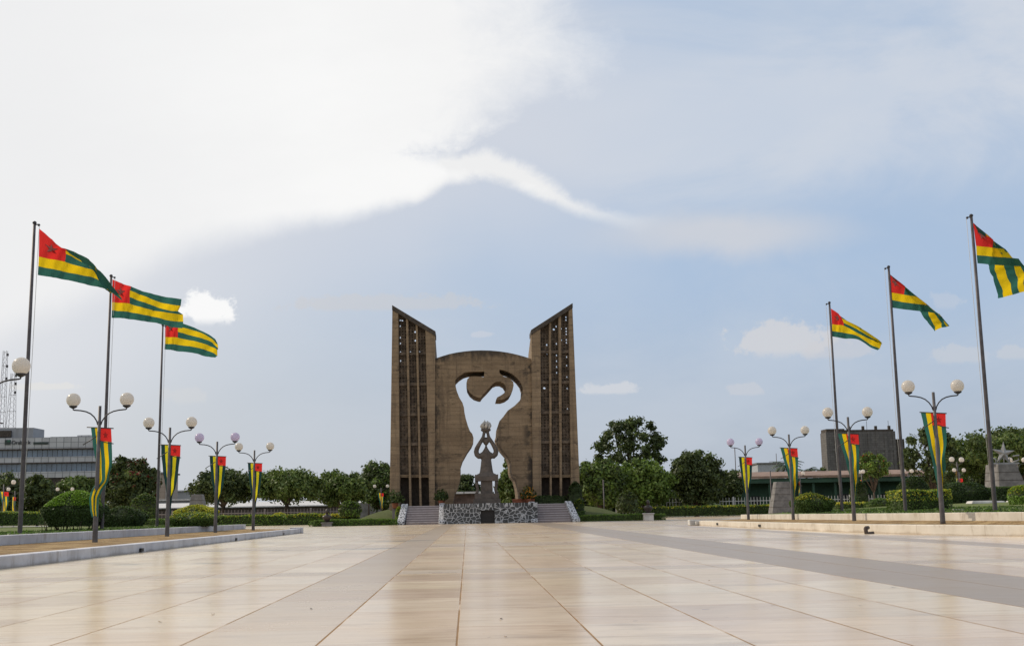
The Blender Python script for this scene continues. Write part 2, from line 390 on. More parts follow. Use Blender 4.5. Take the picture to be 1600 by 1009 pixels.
def m_ground(name, c0, c1, c2, sc=1.2):
    m_, q, b, P = setup(name, .95)
    n = q.noise(P, sc, 6, .65); n2 = q.noise(P, sc * 9, 5, .7)
    base = q.mix(q.ss(n, .35, .65), c0, c1); base = q.mix(q.ss(n2, .45, .7, 0, .7), base, c2)
    q.put(b.inputs['Base Color'], base); b.inputs['Specular IOR Level'].default_value = .1
    bump(q, b, q.m('ADD', n2, n), .6, .04); return m_
def m_paintwall(name, c0, c1, dirt, z0=0.0, z1=.1):
    m_, q, b, P = setup(name, .7); x, y, z = q.sep(P)
    n = q.noise(P, .9, 6, .65); base = q.mix(q.ss(n, .3, .7), c0, c1)
    d = q.noise(q.vec(q.m('MULTIPLY', x, 2.), q.m('MULTIPLY', y, 2.), q.m('MULTIPLY', z, 1.)), 1.3, 6, .7)
    base = q.mix(q.ss(d, .52, .72, 0, .6), base, dirt)
    jt = q.m('FRACT', q.m('DIVIDE', y, 2.6)); base = q.mix(q.m('MULTIPLY', q.ss(q.m('ABSOLUTE', q.m('SUBTRACT', jt, .5)), .006, .003), .6), base, dirt)
    foot = q.ss(q.m('ADD', z, q.m('MULTIPLY', q.m('SUBTRACT', n, .5), .22)), z1, z0)
    base = q.mix(q.m('MULTIPLY', foot, .55), base, dirt)
    q.put(b.inputs['Base Color'], base); bump(q, b, q.m('ADD', n, q.noise(P, 24, 4)), .3, .012); return m_

M = {}
M['plaza'] = m_plaza()
M['concrete'] = m_concrete('stained_brown_concrete', (.192, .132, .079), (.272, .195, .120), (.062, .043, .029))
M['arch'] = m_concrete('stained_brown_concrete_arch', (.178, .121, .070), (.262, .186, .113), (.055, .038, .026), mold_top=[(12.75, 13.5)], joints=(3.93, -4.05))
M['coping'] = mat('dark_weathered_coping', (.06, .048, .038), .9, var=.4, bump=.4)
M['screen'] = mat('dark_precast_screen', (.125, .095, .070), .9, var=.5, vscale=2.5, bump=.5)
M['stone'] = m_rubble('rubble_masonry', 2.75, (.020, .022, .024), (.075, .078, .08), (.46, .47, .49), .055, soldier=1.22)
M['cheek'] = m_rubble('white_jointed_rubble', 5.2, (.03, .03, .032), (.12, .12, .13), (.62, .63, .66), .15)
M['stair'] = m_paintwall('lilac_terrazzo_steps', (.20, .165, .168), (.25, .21, .21), (.2, .165, .155), 0, 0)  # darker than the nosings, to put riser shade into the colour
M['bronze'] = mat('grey_brown_cast_statue', (.088, .070, .058), .75, var=.28, vscale=2.5, bump=.4, bscale=9)
M['flame'] = mat('pale_stone_flame', (.42, .40, .37), .7, var=.3, vscale=6)
M['niche'] = mat('dark_metal_niche_door', (.022, .02, .02), .5, .3)
M['kerb_l'] = m_paintwall('white_painted_kerb', (.44, .43, .45), (.60, .59, .61), (.24, .205, .17), 0, .07)
M['kerb_r'] = m_paintwall('sun_tinted_white_kerb', (.50, .45, .37), (.62, .57, .49), (.30, .24, .17), 0, .07)  # white paint tinted cream; warm sunlight is put into the colour
M['soil'] = m_ground('dry_bed_soil', (.20, .125, .062), (.40, .28, .145), (.13, .105, .045), 1.7)
M['grass'] = m_ground('lawn_grass', (.095, .125, .040), (.14, .17, .06), (.20, .19, .09), .9)
M['mound'] = m_ground('mound_grass', (.050, .068, .020), (.078, .095, .030), (.12, .11, .045), 1.4)
M['earth'] = m_ground('far_ground', (.10, .105, .05), (.16, .15, .08), (.07, .09, .03), .3)
M['post'] = mat('grey_painted_steel_post', (.098, .088, .088), .55, .2, var=.25, vscale=5, bump=.15)
M['pole'] = mat('aged_flagpole_steel', (.082, .070, .072), .55, .2, var=.3, vscale=3)
M['arm'] = mat('dark_lamp_arm', (.045, .043, .048), .5, .3)
def m_globe(name, colr):
    m_, q, b, P = setup(name, .22)
    b.inputs['Base Color'].default_value = (*colr, 1)
    tr = q.new('ShaderNodeBsdfTranslucent'); q.put(tr.inputs[0], colr)
    mx = q.new('ShaderNodeMixShader'); mx.inputs[0].default_value = .62
    o = [n_ for n_ in q.t.nodes if n_.type == 'OUTPUT_MATERIAL'][0]
    q.t.links.new(b.outputs[0], mx.inputs[1]); q.t.links.new(tr.outputs[0], mx.inputs[2]); q.t.links.new(mx.outputs[0], o.inputs[0]); return m_
M['globe'] = m_globe('opal_globe', (.79, .75, .70)); M['globe_lilac'] = m_globe('lilac_opal_globe', (.72, .66, .80))
M['rope'] = mat('halyard_rope', (.5, .48, .46), .8)
M['red'] = m_cloth('red_cloth', (.82, .040, .036), .5); M['yellow'] = m_cloth('yellow_cloth', (.95, .65, .012), .5); M['green'] = m_cloth('green_cloth', (.040, .155, .125), .5)
M['star'] = m_cloth('backlit_white_star_cloth', (.36, .125, .11), .1); M['star_b'] = m_cloth('banner_star_cloth', (.60, .055, .048), .3)  # white flag star coloured dark maroon; backlit shade put into the colour
M['yellow_b'] = m_cloth('banner_yellow_cloth', (.82, .72, .02), .45); M['green_b'] = m_cloth('banner_green_cloth', (.018, .060, .060), .35)
M['stair_nosing'] = mat('lit_stair_nosing', (.46, .42, .42), .7, var=.15, vscale=4)  # step colour lightened, painting light on the edges of the treads
M['leaf'] = m_leaf('leaf', .30); M['leaf_hedge'] = m_leaf('hedge_leaf', .32)
M['bark'] = mat('bark', (.075, .055, .04), .95, var=.4, vscale=6, bump=.8, bscale=12)
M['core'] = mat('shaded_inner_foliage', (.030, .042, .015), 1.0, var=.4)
M['white'] = mat('white_metal', (.5, .5, .48), .6, var=.12)
M['dirtwhite'] = mat('white_painted_block', (.5, .48, .45), .8, var=.2, vscale=2)
M['bust'] = mat('dark_bronze_bust', (.05, .04, .035), .45, .5, var=.3)
M['pylon'] = mat('grey_granite_pylon', (.15, .142, .135), .7, var=.3, vscale=2.0, bump=.3)
M['starmetal'] = mat('grey_star_metal', (.30, .29, .28), .5, .4, var=.2)
M['terracotta'] = mat('terracotta_pot', (.30, .10, .05), .8, var=.2)
M['pipe'] = mat('rusty_drain_pipe', (.05, .035, .028), .8, var=.4)
# ------------------------------------------------------------------ ground, paving, beds
def sheet(name, pts, faces, m_): return struct(MB().add(pts, faces).build(name, m_))
sheet('ground', [(-3000, -200, -.03), (3000, -200, -.03), (3000, 5000, -.03), (-3000, 5000, -.03)], [(0, 1, 2, 3)], M['earth'])
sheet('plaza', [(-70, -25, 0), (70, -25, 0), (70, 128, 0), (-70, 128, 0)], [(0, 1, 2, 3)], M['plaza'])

def strip(name, left, right, m_):
    """sheet between two polylines of equal length"""
    n = len(left); mb = MB().add(left + right, [(i, n + i, n + i + 1, i + 1) for i in range(n - 1)])
    return struct(mb.build(name, m_))
def rail(line, w, z0, ztop, side):
    """solid wall along a polyline in plan; width w towards `side` (+1 = +x)"""
    mb = MB(); n = len(line)
    vs = []
    for i, p in enumerate(line):
        zt = ztop[i] if isinstance(ztop, (list, tuple)) else ztop
        vs += [(p[0], p[1], z0), (p[0] + side * w, p[1], z0), (p[0] + side * w, p[1], zt), (p[0], p[1], zt)]
    fs = []
    for i in range(n - 1):
        a = i * 4; b_ = a + 4
        for k in range(4): fs.append((a + k, a + (k + 1) % 4, b_ + (k + 1) % 4, b_ + k))
    fs += [(0, 1, 2, 3), ((n - 1) * 4 + 3, (n - 1) * 4 + 2, (n - 1) * 4 + 1, (n - 1) * 4)]
    return mb.add(vs, fs)

# left bed: kerb, soil, low wall, lawn
LK = [(-8.0, 2), (-7.92, 20), (-7.88, 40), (-7.85, 56.6)]
o = rail([(x, y) for x, y in LK], .32, -.01, .215, -1)
o.box(-8.35, -7.78, 56.6, 57.15, -.01, .27)
o = o.build('kerb', M['kerb_l']); struct(o); bevel(o, .02)
for yy in (29.2, 41.0, 51.5): MB().box(-7.90, -7.845, yy, yy + .22, .02, .10).build('drain_hole', M['niche'], o)
strip('planting_bed', [(-10.98, 2, .24), (-10.98, 30, .24), (-10.98, 59.4, .215)], [(-8.2, 2, .19), (-8.2, 30, .19), (-8.2, 57, .19)], M['soil'])
o = rail([(-11.0, 2), (-11.0, 32), (-10.95, 59.6)], .28, 0, [.47, .47, .44], -1).build('low_wall', M['kerb_l']); bevel(o, .015)
tag(o, 'long low white painted wall behind the sandy bed on the left, in shade', 'low wall')
strip('lawn', [(-70, 2, .55), (-70, 40, .58), (-70, 88, .60)], [(-11.2, 2, .415), (-11.2, 40, .415), (-11.2, 66, .40)], M['grass'])
# right bed
RK = [(16.5, 18), (14.6, 25), (13.3, 29.3), (12.35, 32.5), (11.75, 37), (11.5, 46), (11.35, 58.2)]
o = rail([(x, y) for x, y in RK], .34, -.01, [.27, .27, .265, .26, .25, .24, .22], 1)
o = o.build('kerb', M['kerb_r']); struct(o); bevel(o, .02)
for yy, xx in ((46.5, 11.49), (54.0, 11.40)): MB().box(xx - .03, xx + .05, yy, yy + .3, .06, .15).build('drain_hole', M['niche'], o)
BW = [(17.4, 18), (15.3, 25), (14.2, 29.3), (13.66, 32.5), (13.58, 37), (13.72, 46), (13.95, 60.5)]
strip('planting_bed', [(p[0] + .3, p[1], z) for p, z in zip(RK, [.24, .24, .235, .23, .22, .21, .19])], [(p[0] + .05, p[1], z) for p, z in zip(BW, [.37, .37, .36, .355, .33, .30, .25])], M['soil'])
o = rail(BW, .3, 0, [.58, .58, .575, .57, .55, .52, .47], 1).build('low_wall', M['kerb_r']); bevel(o, .015)
tag(o, 'long low sunlit white wall behind the brown bed on the right, striped by lamp post shadows', 'low wall')
strip('lawn', [(p[0] + .28, p[1], z) for p, z in zip(BW, [.54, .54, .535, .53, .51, .48, .43])], [(26, 18, .86), (26, 25, .86), (26, 29.3, .86), (26, 32.5, .86), (26, 37, .86), (26, 50, .86), (26, 66, .86)], M['grass'])
strip('lawn', [(26, 18, .86), (26, 66, .86)], [(80, 18, .95), (80, 90, .95)], M['grass'])
strip('path', [(-60, 70, .61), (-60, 73.5, .61)], [(-19, 66, .48), (-19, 68.5, .48)], M['kerb_l'])
# end block of the right kerb and drain elbow
o = MB().box(10.95, 11.5, 58.5, 59.1, 0, .26).box(11.2, 11.5, 58.2, 58.5, .02, .2).build('end_block', M['dirtwhite']); bevel(o, .03)
tag(o, 'short whitewashed block at the far end of the right kerb', 'kerb block')
p = at(1353, 822, 34.2)
o = MB().tube([(p.x + .16, p.y + .3, .17), (p.x, p.y, .17), (p.x - .03, p.y - .05, .15), (p.x - .02, p.y - .06, .02), (p.x + .05, p.y - .06, -.0), (p.x + .2, p.y - .07, .0 + .02)], [.055, .055, .06, .06, .06, .05], 10).build('drain_pipe', M['pipe'])
tag(o, 'dark bent drain pipe poking out of the right kerb', 'drain pipe')

# ------------------------------------------------------------------ monument
CX = at(759, 800, 90).x
PZ = 1.40
mon = thing('monument', 'huge brown concrete gateway monument with a cut-out figure raising both arms', 'monument', (CX, 94.5, PZ))
def W2L(p): return (p[0] - CX, p[1] - 94.5, p[2] - PZ)      # world -> local of the monument
YF = 94.5
def px2(px, py, Y=YF): return at(px, py, Y)
# central wall with the cut-out
def U(l): return [(700 + a / 8.408, 570 + b / 8.408) for a, b in l]
def L(l): return [(700 + a / 8.408, 670 + b / 8.408) for a, b in l]
cut = L([(62, 990), (85, 860), (125, 780), (150, 700), (165, 600), (163, 495), (190, 412), (258, 292), (310, 220), (333, 165), (335, 115), (318, 60)])
cut += U([(290, 870), (262, 800), (235, 710), (216, 620), (210, 560), (190, 495), (150, 430), (118, 350), (98, 270), (95, 195), (140, 150), (200, 110), (260, 92), (330, 88), (400, 87), (478, 84)])
cut += U([(472, 160), (430, 155), (360, 150), (290, 155), (255, 185), (242, 235), (250, 300), (285, 360), (340, 405), (400, 425), (430, 428)])
cut += U([(455, 390), (500, 345), (550, 290), (595, 238), (640, 218), (690, 218), (735, 242), (762, 285), (762, 330), (735, 372), (690, 402), (645, 425), (632, 455)])
cut += U([(700, 455), (760, 435), (815, 395), (848, 335), (862, 270), (858, 225), (825, 190), (780, 165), (730, 150), (690, 122), (675, 100), (674, 60)])
cut += U([(720, 66), (780, 85), (850, 122), (915, 178), (962, 240), (984, 310), (980, 385), (945, 465), (875, 535), (785, 598), (725, 680), (675, 738), (645, 830), (640, 905), (648, 975)])
cut += L([(655, 110), (662, 185), (722, 280), (800, 370), (832, 450), (836, 560), (852, 622), (898, 680), (922, 770), (935, 860), (940, 990)])
YW = YF + .25
out = [(672, 800), (672, 563.5), (682, 559.3), (692, 556), (702, 553), (714, 550.5), (726, 548.8), (738, 547.6), (752, 547.2), (766, 547.5), (780, 548.7), (794, 550.8), (806, 553.4), (818, 556.6), (828, 559.8), (839, 564), (840, 800)]
poly = [px2(a, b, YW) for a, b in out] + [px2(a, b, YW) for a, b in reversed(cut)]
poly = [Vector((p.x, YW, max(p.z, PZ - .3))) for p in poly]
n_out, nc = len(out), len(cut)
def splay(i):                                   # the right lower jamb widens towards the front
    k = n_out + nc - 1 - i if False else i - n_out
    return -.17 if 0 <= k < 12 else 0.0
fr = [W2L(p) for p in poly]; N_ = len(fr); tri = tessellate_polygon([[Vector(p) for p in fr]])
bk = [(p[0] + splay(i), p[1] + 3.8, p[2]) for i, p in enumerate(fr)]
mb = MB().add(fr + bk, [tuple(t) for t in tri] + [tuple(N_ + i for i in reversed(t)) for t in tri] + [(i, (i + 1) % N_, N_ + (i + 1) % N_, N_ + i) for i in range(N_)])
wall = mb.build('arch_wall', M['arch'], mon)
# black mildew along the joints between wall and towers is part of the wall surface: rough dark patches set 3 mm proud
TH = 2.3
def zline(px, py0, py1, Y=YF): return px2(px, py0, Y), px2(px, py1, Y)
def tower(sgn, d):
    """one flanking tower; d holds front-plane edges in photo pixels: (xtop, xbottom) pairs"""
    T = bpy.data.objects.new('tower', None); T.empty_display_size = .2; link(T, mon)
    yb = 797.0
    def topy(x): return d['y0'] + (x - d['x0']) * (d['y1'] - d['y0']) / (d['x1'] - d['x0'])
    def post(xt0, xt1, xb0, xb1, y0, y1, name, m_, drop=0.0, ybot=yb, bk=None):
        a = px2(xt0, topy(xt0) + drop); b_ = px2(xt1, topy(xt1) + drop); c_ = px2(xb1, ybot); e = px2(xb0, ybot)
        pts = [a, b_, c_, e]
        v0 = [W2L((p.x, YF + y0, p.z)) for p in pts]; v1 = [W2L((p.x, YF + y1, p.z if bk is None or i > 1 else p.z - bk)) for i, p in enumerate(pts)]
        mb = MB().add(v0 + v1, [(0, 1, 2, 3), (7, 6, 5, 4), (0, 4, 5, 1), (1, 5, 6, 2), (2, 6, 7, 3), (3, 7, 4, 0)])
        o_ = mb.build(name, m_, T); return o_
    (a0, a1), (b0, b1) = d['outer']; bevel(post(a0, a1, b0, b1, 0, TH, 'outer_pier', M['concrete'], 2), .04)
    (a0, a1), (b0, b1) = d['inner']; bevel(post(a0, a1, b0, b1, 0, 5.2, 'inner_pier', M['concrete'], 2, bk=1.3), .04)
    for (a0, a1), (b0, b1) in d['fins']: bevel(post(a0, a1, b0, b1, .10, TH - .1, 'fin', M['concrete'], 4.5), .03)
    # coping
    A = px2(d['x0'], d['y0']); B = px2(d['x1'], d['y1'])
    pts = [A, B, Vector((B.x, 0, B.z - .42)), Vector((A.x, 0, A.z - .42))]
    mb = MB().prism([W2L((p.x, YF - .06, p.z)) for p in pts], (0, TH + .12, 0)); bevel(mb.build('coping', M['coping'], T), .04)
    # screens
    for bay, ((a0, a1), (b0, b1)) in enumerate(d['screens']):
        rng = random.Random(17 * bay + (5 if sgn > 0 else 0))
        zt = min(px2(a0, topy(a0) + 6).z, px2(a1, topy(a1) + 6).z) ; zb = px2(b0, 741).z
        ztA = px2(a0, topy(a0) + 5).z; ztB = px2(a1, topy(a1) + 5).z
        xt0, xt1 = px2(a0, 540).x - .03, px2(a1, 540).x + .03; xb0, xb1 = px2(b0, 741).x - .03, px2(b1, 741).x + .03
        def X(u, z):
            k = (z - zb) / (zt - zb); return (xb0 + (xb1 - xb0) * u) * (1 - k) + (xt0 + (xt1 - xt0) * u) * k
        mb = MB(); nz = int((zt - zb) / .235); nx = 3; y0 = YF + .62; y1 = y0 + .28
        bands = [px2(650, v).z for v in (551, 599, 646.5, 693)]
        for j in range(nz):
            z0 = zb + (zt - zb) * j / nz; z1 = zb + (zt - zb) * (j + 1) / nz
            for i in range(nx):
                u0, u1 = i / nx, (i + 1) / nx
                cs = [(X(u0, z0), z0), (X(u1, z0), z0), (X(u1, z1), z1), (X(u0, z1), z1)]
                cxm = sum(p[0] for p in cs) / 4; czm = (z0 + z1) / 2
                rel = (czm - zb) / (zt - zb)
                outer = (i == 0) if sgn < 0 else (i == nx - 1)
                pr = d['open'][bay] * (rel ** d['pw'])
                mod = j % 4
                op = rng.random() < pr * (1.0 if outer else .22) and mod != 3
                rad = .42 if op else (.36 if mod in (0, 2) else .28)
                n = 8; ring = []
                for k in range(n):
                    th = 2 * math.pi * (k + .5) / n
                    ring.append((cxm + math.cos(th) * rad * (cs[1][0] - cs[0][0]), czm + math.sin(th) * rad * (z1 - z0)))
                # front plate around the hole
                vs = [W2L((p[0], y0, p[1])) for p in cs] + [W2L((p[0], y0, p[1])) for p in ring]
                dep = y1 if op else y0 + rng.choice((.10, .14, .05))
                vs += [W2L((p[0], dep, p[1])) for p in ring]
                fs = []
                # ring k order starts at 22.5deg: right side; corners: 0 BL,1 BR,2 TR,3 TL
                r4 = lambda k: 4 + k % n
                fs += [(1, 2, r4(0), r4(7)), (2, r4(1), r4(0)), (2, 3, r4(2), r4(1)), (3, r4(3), r4(2)), (3, 0, r4(4), r4(3)), (0, r4(5), r4(4)), (0, 1, r4(6), r4(5)), (1, r4(7), r4(6))]
                for k in range(n): fs.append((4 + k, 4 + (k + 1) % n, 12 + (k + 1) % n, 12 + k))
                if not op: fs.append(tuple(12 + k for k in range(n)))
                else:
                    vs += [W2L((p[0], y1, p[1])) for p in cs]
                    fs += [(a if a < 20 else a, b_, c_, e) for a, b_, c_, e in [(21, 22, 12, 19)]] if False else []
                mb.add(vs, fs)
                # raised boss
                if mod == 3 or (not op and rng.random() < .3):
                    s2 = .22 * (cs[1][0] - cs[0][0])
                    mb.add([W2L(p) for p in ((cxm - s2, y0 - .01, czm), (cxm, y0 - .01, czm - .09), (cxm + s2, y0 - .01, czm), (cxm, y0 - .01, czm + .09), (cxm, y0 - .12, czm))], [(0, 1, 4), (1, 2, 4), (2, 3, 4), (3, 0, 4), (3, 2, 1, 0)])
        # back of the screen: solid strips so the plate has thickness
        # top wedge under the sloping coping
        zmx = max(ztA, ztB)
        mb.prism([W2L(p) for p in ((X(0, zt), y0, zt), (X(1, zt), y0, zt), (X(1, zt), y0, ztB + .15), (X(0, zt), y0, ztA + .15))], (0, .28, 0))
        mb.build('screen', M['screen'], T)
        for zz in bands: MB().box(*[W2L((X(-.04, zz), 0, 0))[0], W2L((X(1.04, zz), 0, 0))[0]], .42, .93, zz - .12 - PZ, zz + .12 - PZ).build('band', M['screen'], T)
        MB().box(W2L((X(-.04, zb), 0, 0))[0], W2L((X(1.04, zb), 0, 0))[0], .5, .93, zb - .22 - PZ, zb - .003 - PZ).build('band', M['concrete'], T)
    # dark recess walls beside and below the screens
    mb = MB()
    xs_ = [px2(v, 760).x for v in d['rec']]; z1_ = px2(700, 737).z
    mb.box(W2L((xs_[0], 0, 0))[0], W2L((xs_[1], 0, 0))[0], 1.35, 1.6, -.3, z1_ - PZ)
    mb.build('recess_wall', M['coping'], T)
    return T
tower(-1, dict(x0=612.6, y0=476.5, x1=680.5, y1=517.5, outer=((613, 622.3), (608.6, 625.2)), inner=((664.5, 680), (671, 679.7)),
    fins=[((634, 637.7), (639.6, 643.2)), ((649.2, 652.6), (655.6, 659))], screens=[((622, 634.5), (624, 640.5)), ((637.5, 649.8), (642, 656.5)), ((652, 664.8), (658, 672))],
    open=(.80, .40, .26), pw=6.0,
    rec=(619, 676)))
tower(1, dict(x0=894.8, y0=473.3, x1=829.5, y1=515.5, outer=((888.3, 894.3), (893, 907.6)), inner=((830, 844.5), (833, 846.5)),
    fins=[((857.7, 861.5), (859.6, 862.6)), ((872.6, 877), (875.4, 878.8))], screens=[((844, 858.3), (845.5, 860)), ((861, 873.2), (862, 876)), ((876.5, 889), (878, 893.5))],
    open=(.16, .62, 1.0), pw=2.6,
    rec=(839, 900)))

# ------------------------------------------------------------------ podium with stairs
pod = thing('stone_podium', 'stepped podium of dark rubble stone with white joints under the monument', 'podium', (CX, 90, 0))
x0, x1 = at(693, 800, 90).x - CX, at(840, 800, 90).x - CX
nx0, nx1 = at(751, 800, 90).x - CX, at(773, 800, 90).x - CX
nz = .98
mb = MB().box(x0, nx0, 0, .6, 0, 1.5).box(nx1, x1, 0, .6, 0, 1.5).box(nx0, nx1, 0, .6, nz, 1.5)
mb.build('podium_wall', M['stone'], pod)
mb = MB().box(nx0, nx1, .30, .38, 0, nz)
for k in range(5): mb.box(nx0 + .08 + k * .2, nx0 + .14 + k * .2, .27, .30, .04, nz - .05)
mb.box(nx0, nx1, .25, .30, .45, .5); mb.build('door', M['niche'], pod)
xl0, xl1 = at(634, 800, 90).x - CX, at(686, 800, 90).x - CX
xr0, xr1 = at(838, 800, 90).x - CX, at(892, 800, 90).x - CX
for a, b_ in ((xl0, xl1), (xr0, xr1)):
    mb = MB()
    for k in range(8):
        zt = PZ * (k + 1) / 8
        mb.box(a, b_, .15 + k * .33, .15 + (k + 1) * .33 + (.0 if k < 7 else .3), 0, zt - .045)
        mb.box(a - .0, b_ + .0, .15 + k * .33 - .03, .15 + (k + 1) * .33 + (.0 if k < 7 else .3), zt - .043, zt, 1)
    mb.build('staircase', [M['stair'], M['stair_nosing']], pod)
mb = MB().box(xl0 - 1.2, xr1 + 1.2, 3.1, 16, -.0, PZ - .004); mb.build('podium_slab', M['stair'], pod)
mb = MB().box(x0 + .01, x1 - .01, .61, 3.09, 0, PZ - .02); mb.build('podium_fill', M['stair'], pod)
def cheek(xb0, xb1, xt0, xt1):
    mb = MB()
    P0 = [(xb0, -.12, 0), (xb1, -.12, 0), (xt1, 2.9, 0), (xt0, 2.9, 0)]
    P1 = [(xb0, -.12, .22), (xb1, -.12, .22), (xt1, 2.5, PZ + .18), (xt0, 2.5, PZ + .18)]
    P2 = [(xt1, 2.9, PZ + .18), (xt0, 2.9, PZ + .18)]
    mb.add(P0 + P1 + P2, [(3, 2, 1, 0), (0, 1, 5, 4), (4, 5, 6, 7), (7, 6, 8, 9), (1, 2, 8, 6, 5), (0, 4, 7, 9, 3), (2, 3, 9, 8)])
    o_ = mb.build('cheek_wall', M['cheek'], pod); bevel(o_, .05, 2)
def gx(px): return at(px, 800, 90).x - CX
cheek(gx(620.5), gx(631.8), gx(624.5), gx(635)); cheek(gx(685.2), gx(694.5), gx(685.5), gx(694))
cheek(gx(829.5), gx(840), gx(829), gx(838.5)); cheek(gx(894.5), gx(906), gx(887.5), gx(898))

# ------------------------------------------------------------------ statue of a woman holding up a bowl
YS = 92.0
def sp(u, v): return at(725 + u / 7.2, 650 + v / 7.2, YS)
base = sp(257, 960); SX_ = base.x
stt = thing('statue', 'grey brown statue of a seated woman lifting a bowl above her head, before the cut-out', 'statue', (SX_, YS, PZ))
def sl_(u, v): p = sp(u, v); return (p.x - SX_, 0, p.z - PZ)
def wz(v): return sl_(257, v)[2]
def hw(a, b_): return (sl_(b_, 700)[0] - sl_(a, 700)[0]) / 2
mb = MB(); zA, zB = -.0, wz(868); w1 = hw(125, 395)
mb.box(-w1 * 1.12, w1 * 1.12, -1.0, 1.0, 0, zB * .5); mb.box(-w1, w1, -.85, .85, zB * .5 + .002, zB); bevel(mb.build('plinth', M['bronze'], stt), .03)
mb = MB(); zs0, zs1 = wz(732), wz(672); ws = hw(125, 385)
pr = []
n = 12
for i in range(n + 1):
    u = -1 + 2 * i / n; pr.append((u * ws, zs1 - .04 + .16 * u * u))
poly = [(x, -.62, z) for x, z in pr] + [(ws, -.62, zs0 + .02), (-ws, -.62, zs0 + .02)]
mb.prism(poly, (0, 1.24, 0))
cw = hw(190, 325); mb.hexa([(-cw, -.45, zB), (cw, -.45, zB), (cw, .45, zB), (-cw, .45, zB)], [(-cw * .95, -.45, zs0 + .03), (cw * .95, -.45, zs0 + .03), (cw * .95, .45, zs0 + .03), (-cw * .95, .45, zs0 + .03)])
bevel(mb.build('stool', M['bronze'], stt), .12, 3)
for s in (-1, 1):
    for yy in (-.42, .42):
        xa = s * (ws * .85)
        MB().tube([(xa * 1.02, yy, zs0 + .02), (xa, yy, (zs0 + zB) / 2 + .2), (xa * .90, yy, (zs0 + zB) / 2 - .15), (xa * .98, yy, zB + .1), (xa * 1.02, yy, zB)], [.13, .12, .11, .12, .15], 10).build('stool_leg', M['bronze'], stt)
mb = MB()
prof = []
for u0, u1, v in [(128, 388, 690), (128, 388, 668), (150, 365, 652), (178, 335, 640), (184, 326, 600), (190, 318, 550), (195, 308, 490), (194, 308, 450), (196, 306, 415), (206, 294, 398), (222, 275, 370), (233, 262, 345), (236, 258, 325)]:
    prof.append((hw(u0, u1), wz(v)))
mb.lathe(prof, n=24, sy=.62)
hc = wz(285); mb.ball((0, -.02, hc), hw(213, 278), .24, hw(200, 292) * .95, 18, 14)
mb.ball((0, .10, hc + .12), hw(217, 274), .22, .24, 16, 10)                      # hair knot
mb.ball((0, -.255, hc - .02), .045, .06, .10, 8, 6)                              # nose
for s in (-1, 1):
    mb.ball((s * .10, -.20, hc + .07), .05, .05, .03, 8, 6)
    mb.ball((s * .23, 0, hc - .0), .04, .06, .09, 8, 6)
    ctr = sl_(247, 300)[0]
    def q(u, v, y): return (s * (sl_(u, v)[0] - sl_(248, v)[0]), y, wz(v))
    mb.tube([q(280, 428, 0), q(305, 445, -.02), q(330, 450, -.05), q(352, 430, -.08), q(360, 400, -.10), q(352, 365, -.12), q(328, 320, -.14), q(300, 275, -.16), q(278, 235, -.16), q(270, 195, -.15), q(268, 172, -.15)],
            [.22, .225, .22, .21, .20, .19, .17, .15, .13, .12, .12], 12)
    for k in range(4):                                                            # fingers curled round the foot of the bowl
        mb.tube([q(262 + k * 5, 196, -.22 + .03 * k), q(258 + k * 8, 178, -.26 + .04 * k), q(254 + k * 9, 162, -.24 + .05 * k)], [.04, .036, .03], 6)
    mb.tube([q(262, 196, -.05), q(250, 184, -.10), q(246, 170, -.12)], [.045, .04, .032], 6)
body = mb.build('figure', M['bronze'], stt)
rm = body.modifiers.new('merge', 'REMESH'); rm.mode = 'VOXEL'; rm.voxel_size = .045; rm.use_smooth_shade = True
sm = body.modifiers.new('soft', 'SMOOTH'); sm.factor = .5; sm.iterations = 4
mb = MB().lathe([(.16, wz(186)), (.2, wz(176)), (.36, wz(166)), (hw(187, 300), wz(152)), (hw(187, 300), wz(146)), (.3, wz(150)), (.05, wz(156))], n=20)
mb.build('bowl', M['bronze'], stt)
mb = MB(); rng = random.Random(3)
for ringi, (nn, r0, r1, zt) in enumerate([(8, .20, .35, 66), (6, .15, .24, 52), (4, .05, .09, 46)]):
    for k in range(nn):
        th = 2 * math.pi * (k + .3 * ringi) / nn; cth, sth = math.cos(th), math.sin(th)
        zt_ = wz(zt + rng.uniform(-12, 26)); z0 = wz(150); zm = (z0 + zt_) / 2; tw = .35
        mb.tube([(r0 * cth, r0 * sth, z0), (r1 * 1.05 * math.cos(th + tw * .4), r1 * 1.05 * math.sin(th + tw * .4), zm), (r1 * .95 * math.cos(th + tw), r1 * .95 * math.sin(th + tw), zt_ - .12), (r1 * .8 * math.cos(th + tw * 1.3), r1 * .8 * math.sin(th + tw * 1.3), zt_)], [.085, .10, .075, .012], 6)
mb.build('flame', M['flame'], stt)
